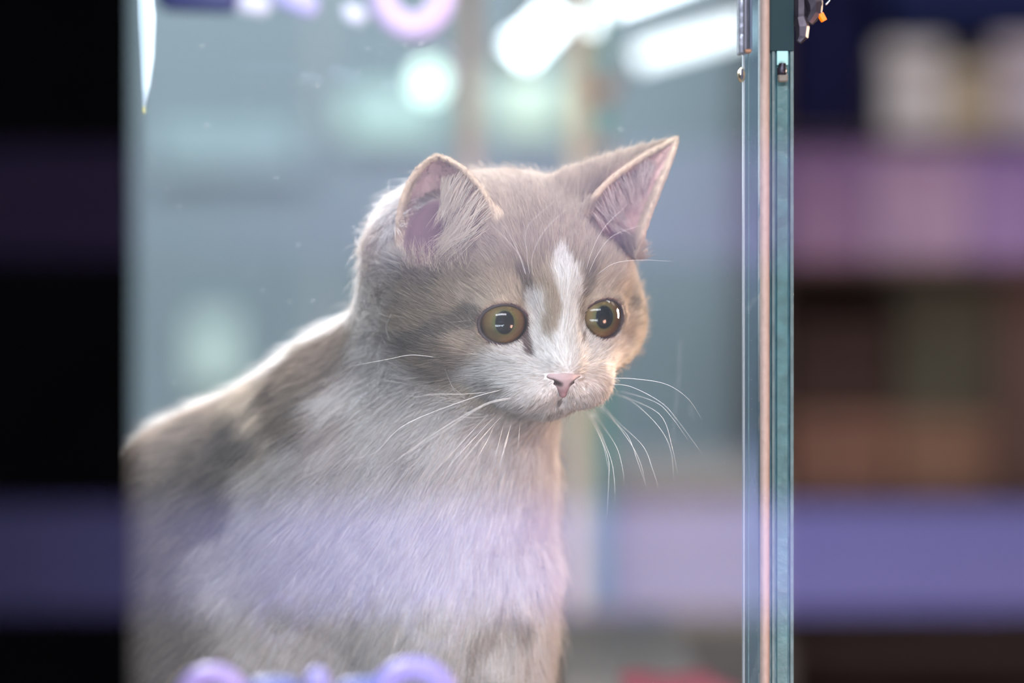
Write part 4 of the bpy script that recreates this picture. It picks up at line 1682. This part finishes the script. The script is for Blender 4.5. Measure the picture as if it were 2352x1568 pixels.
for i in range(2):
    c, ux, fx, wx = eye_frame(i)
    cc = h2c(c)
    X, F, Z = HB @ ux, HB @ fx, HB @ wx
    # the gaze
    ga = math.radians((-11, 1)[i])
    fx = np.array([math.sin(ga), math.cos(ga), 0.12])
    fx /= np.linalg.norm(fx)
    ux = np.cross(fx, [0, 0, 1.0])
    ux /= np.linalg.norm(ux)
    wx = np.cross(ux, fx)
    X, F, Z = HB @ ux, HB @ fx, HB @ wx
    from mathutils import Matrix
    mw = Matrix(((X[0], -F[0], Z[0]), (X[1], -F[1], Z[1]), (X[2], -F[2], Z[2])))
    mb = MB()
    vs, fs = ball(ER / 1000.0)
    mb.add(vs, fs)
    eye = bpy.data.objects.new('eye', mb.me('eye'))
    eye.data.materials.append(EM)
    for pl in eye.data.polygons:
        pl.use_smooth = True
    C.objects.link(eye)
    eye.parent = cat
    eye.location = Vector(W(cc)) - Vector(cat.location)
    eye.rotation_euler = mw.to_euler()
    mb = MB()
    vs, fs = ball((ER + 0.12) / 1000.0, 0.55 / 1000)
    mb.add(vs, fs)
    co = bpy.data.objects.new('cornea', mb.me('cornea'))
    co.data.materials.append(CM)
    for pl in co.data.polygons:
        pl.use_smooth = True
    C.objects.link(co)
    co.parent = eye
    c, ux, fx, wx = eye_frame(i)
    # eyelid: dark rim that follows the eye opening, with a pointed inner corner
    inner = 1 if i == 0 else -1
    n, m = 72, 10
    vs, fs = [], []
    for k in range(n):
        a = 2 * math.pi * k / n
        ca, sa = math.cos(a), math.sin(a)
        A, B = 8.5 * ca, 6.8 * sa
        cor = math.exp(-((math.atan2(math.sin(a - (math.radians(-28) if inner > 0 else math.radians(208))), math.cos(a - (math.radians(-28) if inner > 0 else math.radians(208)))) / 0.30) ** 2))
        A += inner * 2.3 * cor
        B -= 1.4 * cor
        f = math.sqrt(max(ER ** 2 - A * A - B * B, 1.0)) if A * A + B * B < ER ** 2 - 1 else 1.0
        f = max(f, 4.2)
        cen = c + ux * A + wx * B + fx * (f + 0.15)
        out = (ux * ca + wx * sa)
        rr = 0.55 + 0.45 * cor
        for j in range(m):
            b = 2 * math.pi * j / m
            vs.append(W(h2c(cen + out * (rr * 1.25 * math.cos(b) + 0.35) + fx * rr * 0.8 * math.sin(b))))
    for k in range(n):
        for j in range(m):
            k2, j2 = (k + 1) % n, (j + 1) % m
            fs.append((k * m + j, k2 * m + j, k2 * m + j2, k * m + j2))
    MB().add(vs, fs).build('eyelid', lidm, cat, smooth=True)

# ---------------- nose leather with nostrils, at a finer grid
nc = h2c((0, 43, -22.5))
NV, NF = nets(nose_sdf, nc - 11, nc + 11, 0.3)
NV = project(nose_sdf, NV, 1, 0.2)
me = np_mesh('nose', W(NV), NF)
qn = ((NV - HC) @ HB - NSH - NCE) / NSC + NCE
qa = np.stack([np.abs(qn[:, 0]), qn[:, 1], qn[:, 2]], 1)
dk = np.minimum(cap(qa, (2.5, 50.6, -19.4), (4.6, 49.0, -18.4), 1.0, 0.95), cap(qa, (4.6, 49.0, -18.4), (7.2, 46.8, -17.0), 0.8, 0.4))
w = ss(1.1, 0.0, dk)
low = ss(-18.6, -21.5, qn[:, 2])
colr = np.tile(np.array([0.48, 0.36, 0.37]), (len(NV), 1))
colr = colr + (np.array([0.22, 0.10, 0.11]) - colr) * (0.8 * low)[:, None]
colr = colr + (np.array([0.035, 0.018, 0.022]) - colr) * w[:, None]
ca = me.color_attributes.new('fur_tone', 'FLOAT_COLOR', 'POINT')
ca.data.foreach_set('color', np.concatenate([colr, np.ones((len(colr), 1))], 1).astype(np.float32).ravel())
gchk = grad(nose_sdf, NV[:1000])
cn = np.zeros(len(NV) * 3, np.float32)
me.vertices.foreach_get('normal', cn)
if ((cn.reshape(-1, 3)[:1000] * gchk).sum(1)).mean() < 0:
    me.flip_normals()
no = link('nose', me, attr_mat('nose_leather', 0.42), cat, smooth=True)
no['label'] = 'small pink nose'

# ---------------- whiskers: (points in the frame with depth), root on the skin
wm = mat('whisker_white', (0.92, 0.90, 0.88), 0.35)
WH = [
    # left of the frame
    [(1160, 893, 845), (1080, 915, 843), (930, 975, 850), (860, 1040, 860), (785, 1058, 868)],
    [(1185, 912, 843), (1120, 925, 838), (1030, 975, 838), (940, 1035, 846), (850, 1105, 858)],
    [(1180, 914, 843), (1110, 932, 836), (1010, 995, 834), (900, 1060, 842)],
    [(1125, 900, 845), (1060, 905, 842), (1000, 905, 844), (950, 912, 850)],
    [(1128, 945, 842), (1080, 995, 838), (1025, 1055, 840), (975, 1105, 846)],
    [(1146, 945, 842), (1095, 1000, 836), (1040, 1060, 838), (1000, 1110, 845)],
    [(1168, 940, 842), (1120, 990, 834), (1070, 1050, 832), (1045, 1085, 836)],
    [(1140, 965, 843), (1120, 1010, 840), (1100, 1045, 842), (1092, 1065, 846)],
    [(1160, 962, 842), (1150, 1000, 838), (1140, 1040, 838), (1134, 1075, 842)],
    [(1175, 960, 842), (1165, 1010, 836), (1152, 1050, 834), (1145, 1090, 838)],
    [(1182, 955, 842), (1164, 1005, 834), (1155, 1045, 832), (1146, 1082, 834)],
    [(1195, 960, 842), (1192, 1000, 838), (1190, 1032, 838)],
    [(1030, 825, 858), (950, 815, 856), (890, 825, 858), (800, 842, 864)],
    # right of the frame
    [(1395, 868, 852), (1460, 870, 850), (1530, 882, 848), (1580, 915, 848), (1612, 962, 852)],
    [(1400, 882, 852), (1450, 888, 847), (1520, 925, 842), (1560, 970, 842), (1615, 1045, 846)],
    [(1398, 898, 850), (1440, 902, 846), (1510, 925, 844), (1545, 960, 846), (1580, 1010, 850)],
    [(1400, 902, 850), (1450, 920, 844), (1510, 975, 838), (1540, 1030, 838), (1548, 1105, 844)],
    [(1395, 900, 850), (1445, 915, 844), (1520, 955, 840), (1545, 1030, 842), (1556, 1085, 848)],
    [(1382, 930, 848), (1410, 965, 843), (1450, 1020, 838), (1472, 1065, 838), (1484, 1118, 842)],
    [(1385, 935, 848), (1420, 970, 843), (1478, 1025, 838), (1500, 1080, 838), (1512, 1118, 842)],
    [(1380, 938, 848), (1415, 972, 845), (1445, 1005, 842), (1465, 1060, 842), (1480, 1105, 846)],
    [(1358, 950, 846), (1378, 1000, 841), (1398, 1055, 837), (1398, 1110, 838), (1394, 1190, 842)],
    [(1362, 952, 846), (1384, 1005, 841), (1405, 1060, 838), (1412, 1110, 838), (1412, 1160, 842)],
    [(1366, 950, 846), (1390, 985, 843), (1418, 1030, 840), (1430, 1075, 840), (1434, 1112, 844)],
    [(1354, 952, 846), (1372, 990, 843), (1388, 1030, 841), (1398, 1080, 842)],
    # brow
    [(1210, 640, 846), (1190, 580, 838), (1165, 530, 834), (1128, 488, 832)],
    [(1212, 645, 846), (1195, 590, 839), (1160, 545, 835), (1120, 505, 834)],
    [(1218, 640, 846), (1210, 580, 838), (1212, 520, 835), (1275, 460, 840)],
    [(1226, 640, 846), (1222, 590, 838), (1250, 530, 836), (1300, 480, 840)],
    [(1345, 625, 852), (1362, 570, 845), (1390, 520, 842), (1440, 470, 846)],
    [(1350, 632, 852), (1375, 580, 845), (1410, 540, 842), (1480, 515, 846)],
    [(1365, 635, 853), (1410, 605, 848), (1470, 597, 848), (1545, 600, 852)],
]
for pts in WH:
    t = np.linspace(0, 1, 22)
    lf = pts[0][0] < 1200 and pts[0][1] > 700
    ctrl = [P(x[0], x[1], x[2] - (5.0 * k / (len(pts) - 1) if lf else 0)) for k, x in enumerate(pts)]
    # Catmull-Rom through the points
    cp = [2 * ctrl[0] - ctrl[1]] + ctrl + [2 * ctrl[-1] - ctrl[-2]]
    out = []
    ns = len(ctrl) - 1
    for tt in t:
        k = min(int(tt * ns), ns - 1)
        u = tt * ns - k
        a, b, c_, d = cp[k:k + 4]
        out.append(0.5 * ((2 * b) + (-a + c_) * u + (2 * a - 5 * b + 4 * c_ - d) * u * u + (-a + 3 * b - 3 * c_ + d) * u ** 3))
    # push the root into the skin
    hp = hit(pts[0][0], pts[0][1])
    sh = hp + np.array([0, 1.0, 0]) - out[0]
    out = [o + sh * (1 - k / (len(out) - 1)) ** 2 for k, o in enumerate(out)]
    brow = pts[0][1] < 700
    rr = 0.085 if not brow else 0.06
    rad = [rr / 1000 * (1 - 0.85 * tt ** 1.3) for tt in t]
    MB().tube([W(o) for o in out], rad, n=6).build('whisker', wm, cat, smooth=True)
print('cat done', time.time() - _t0)
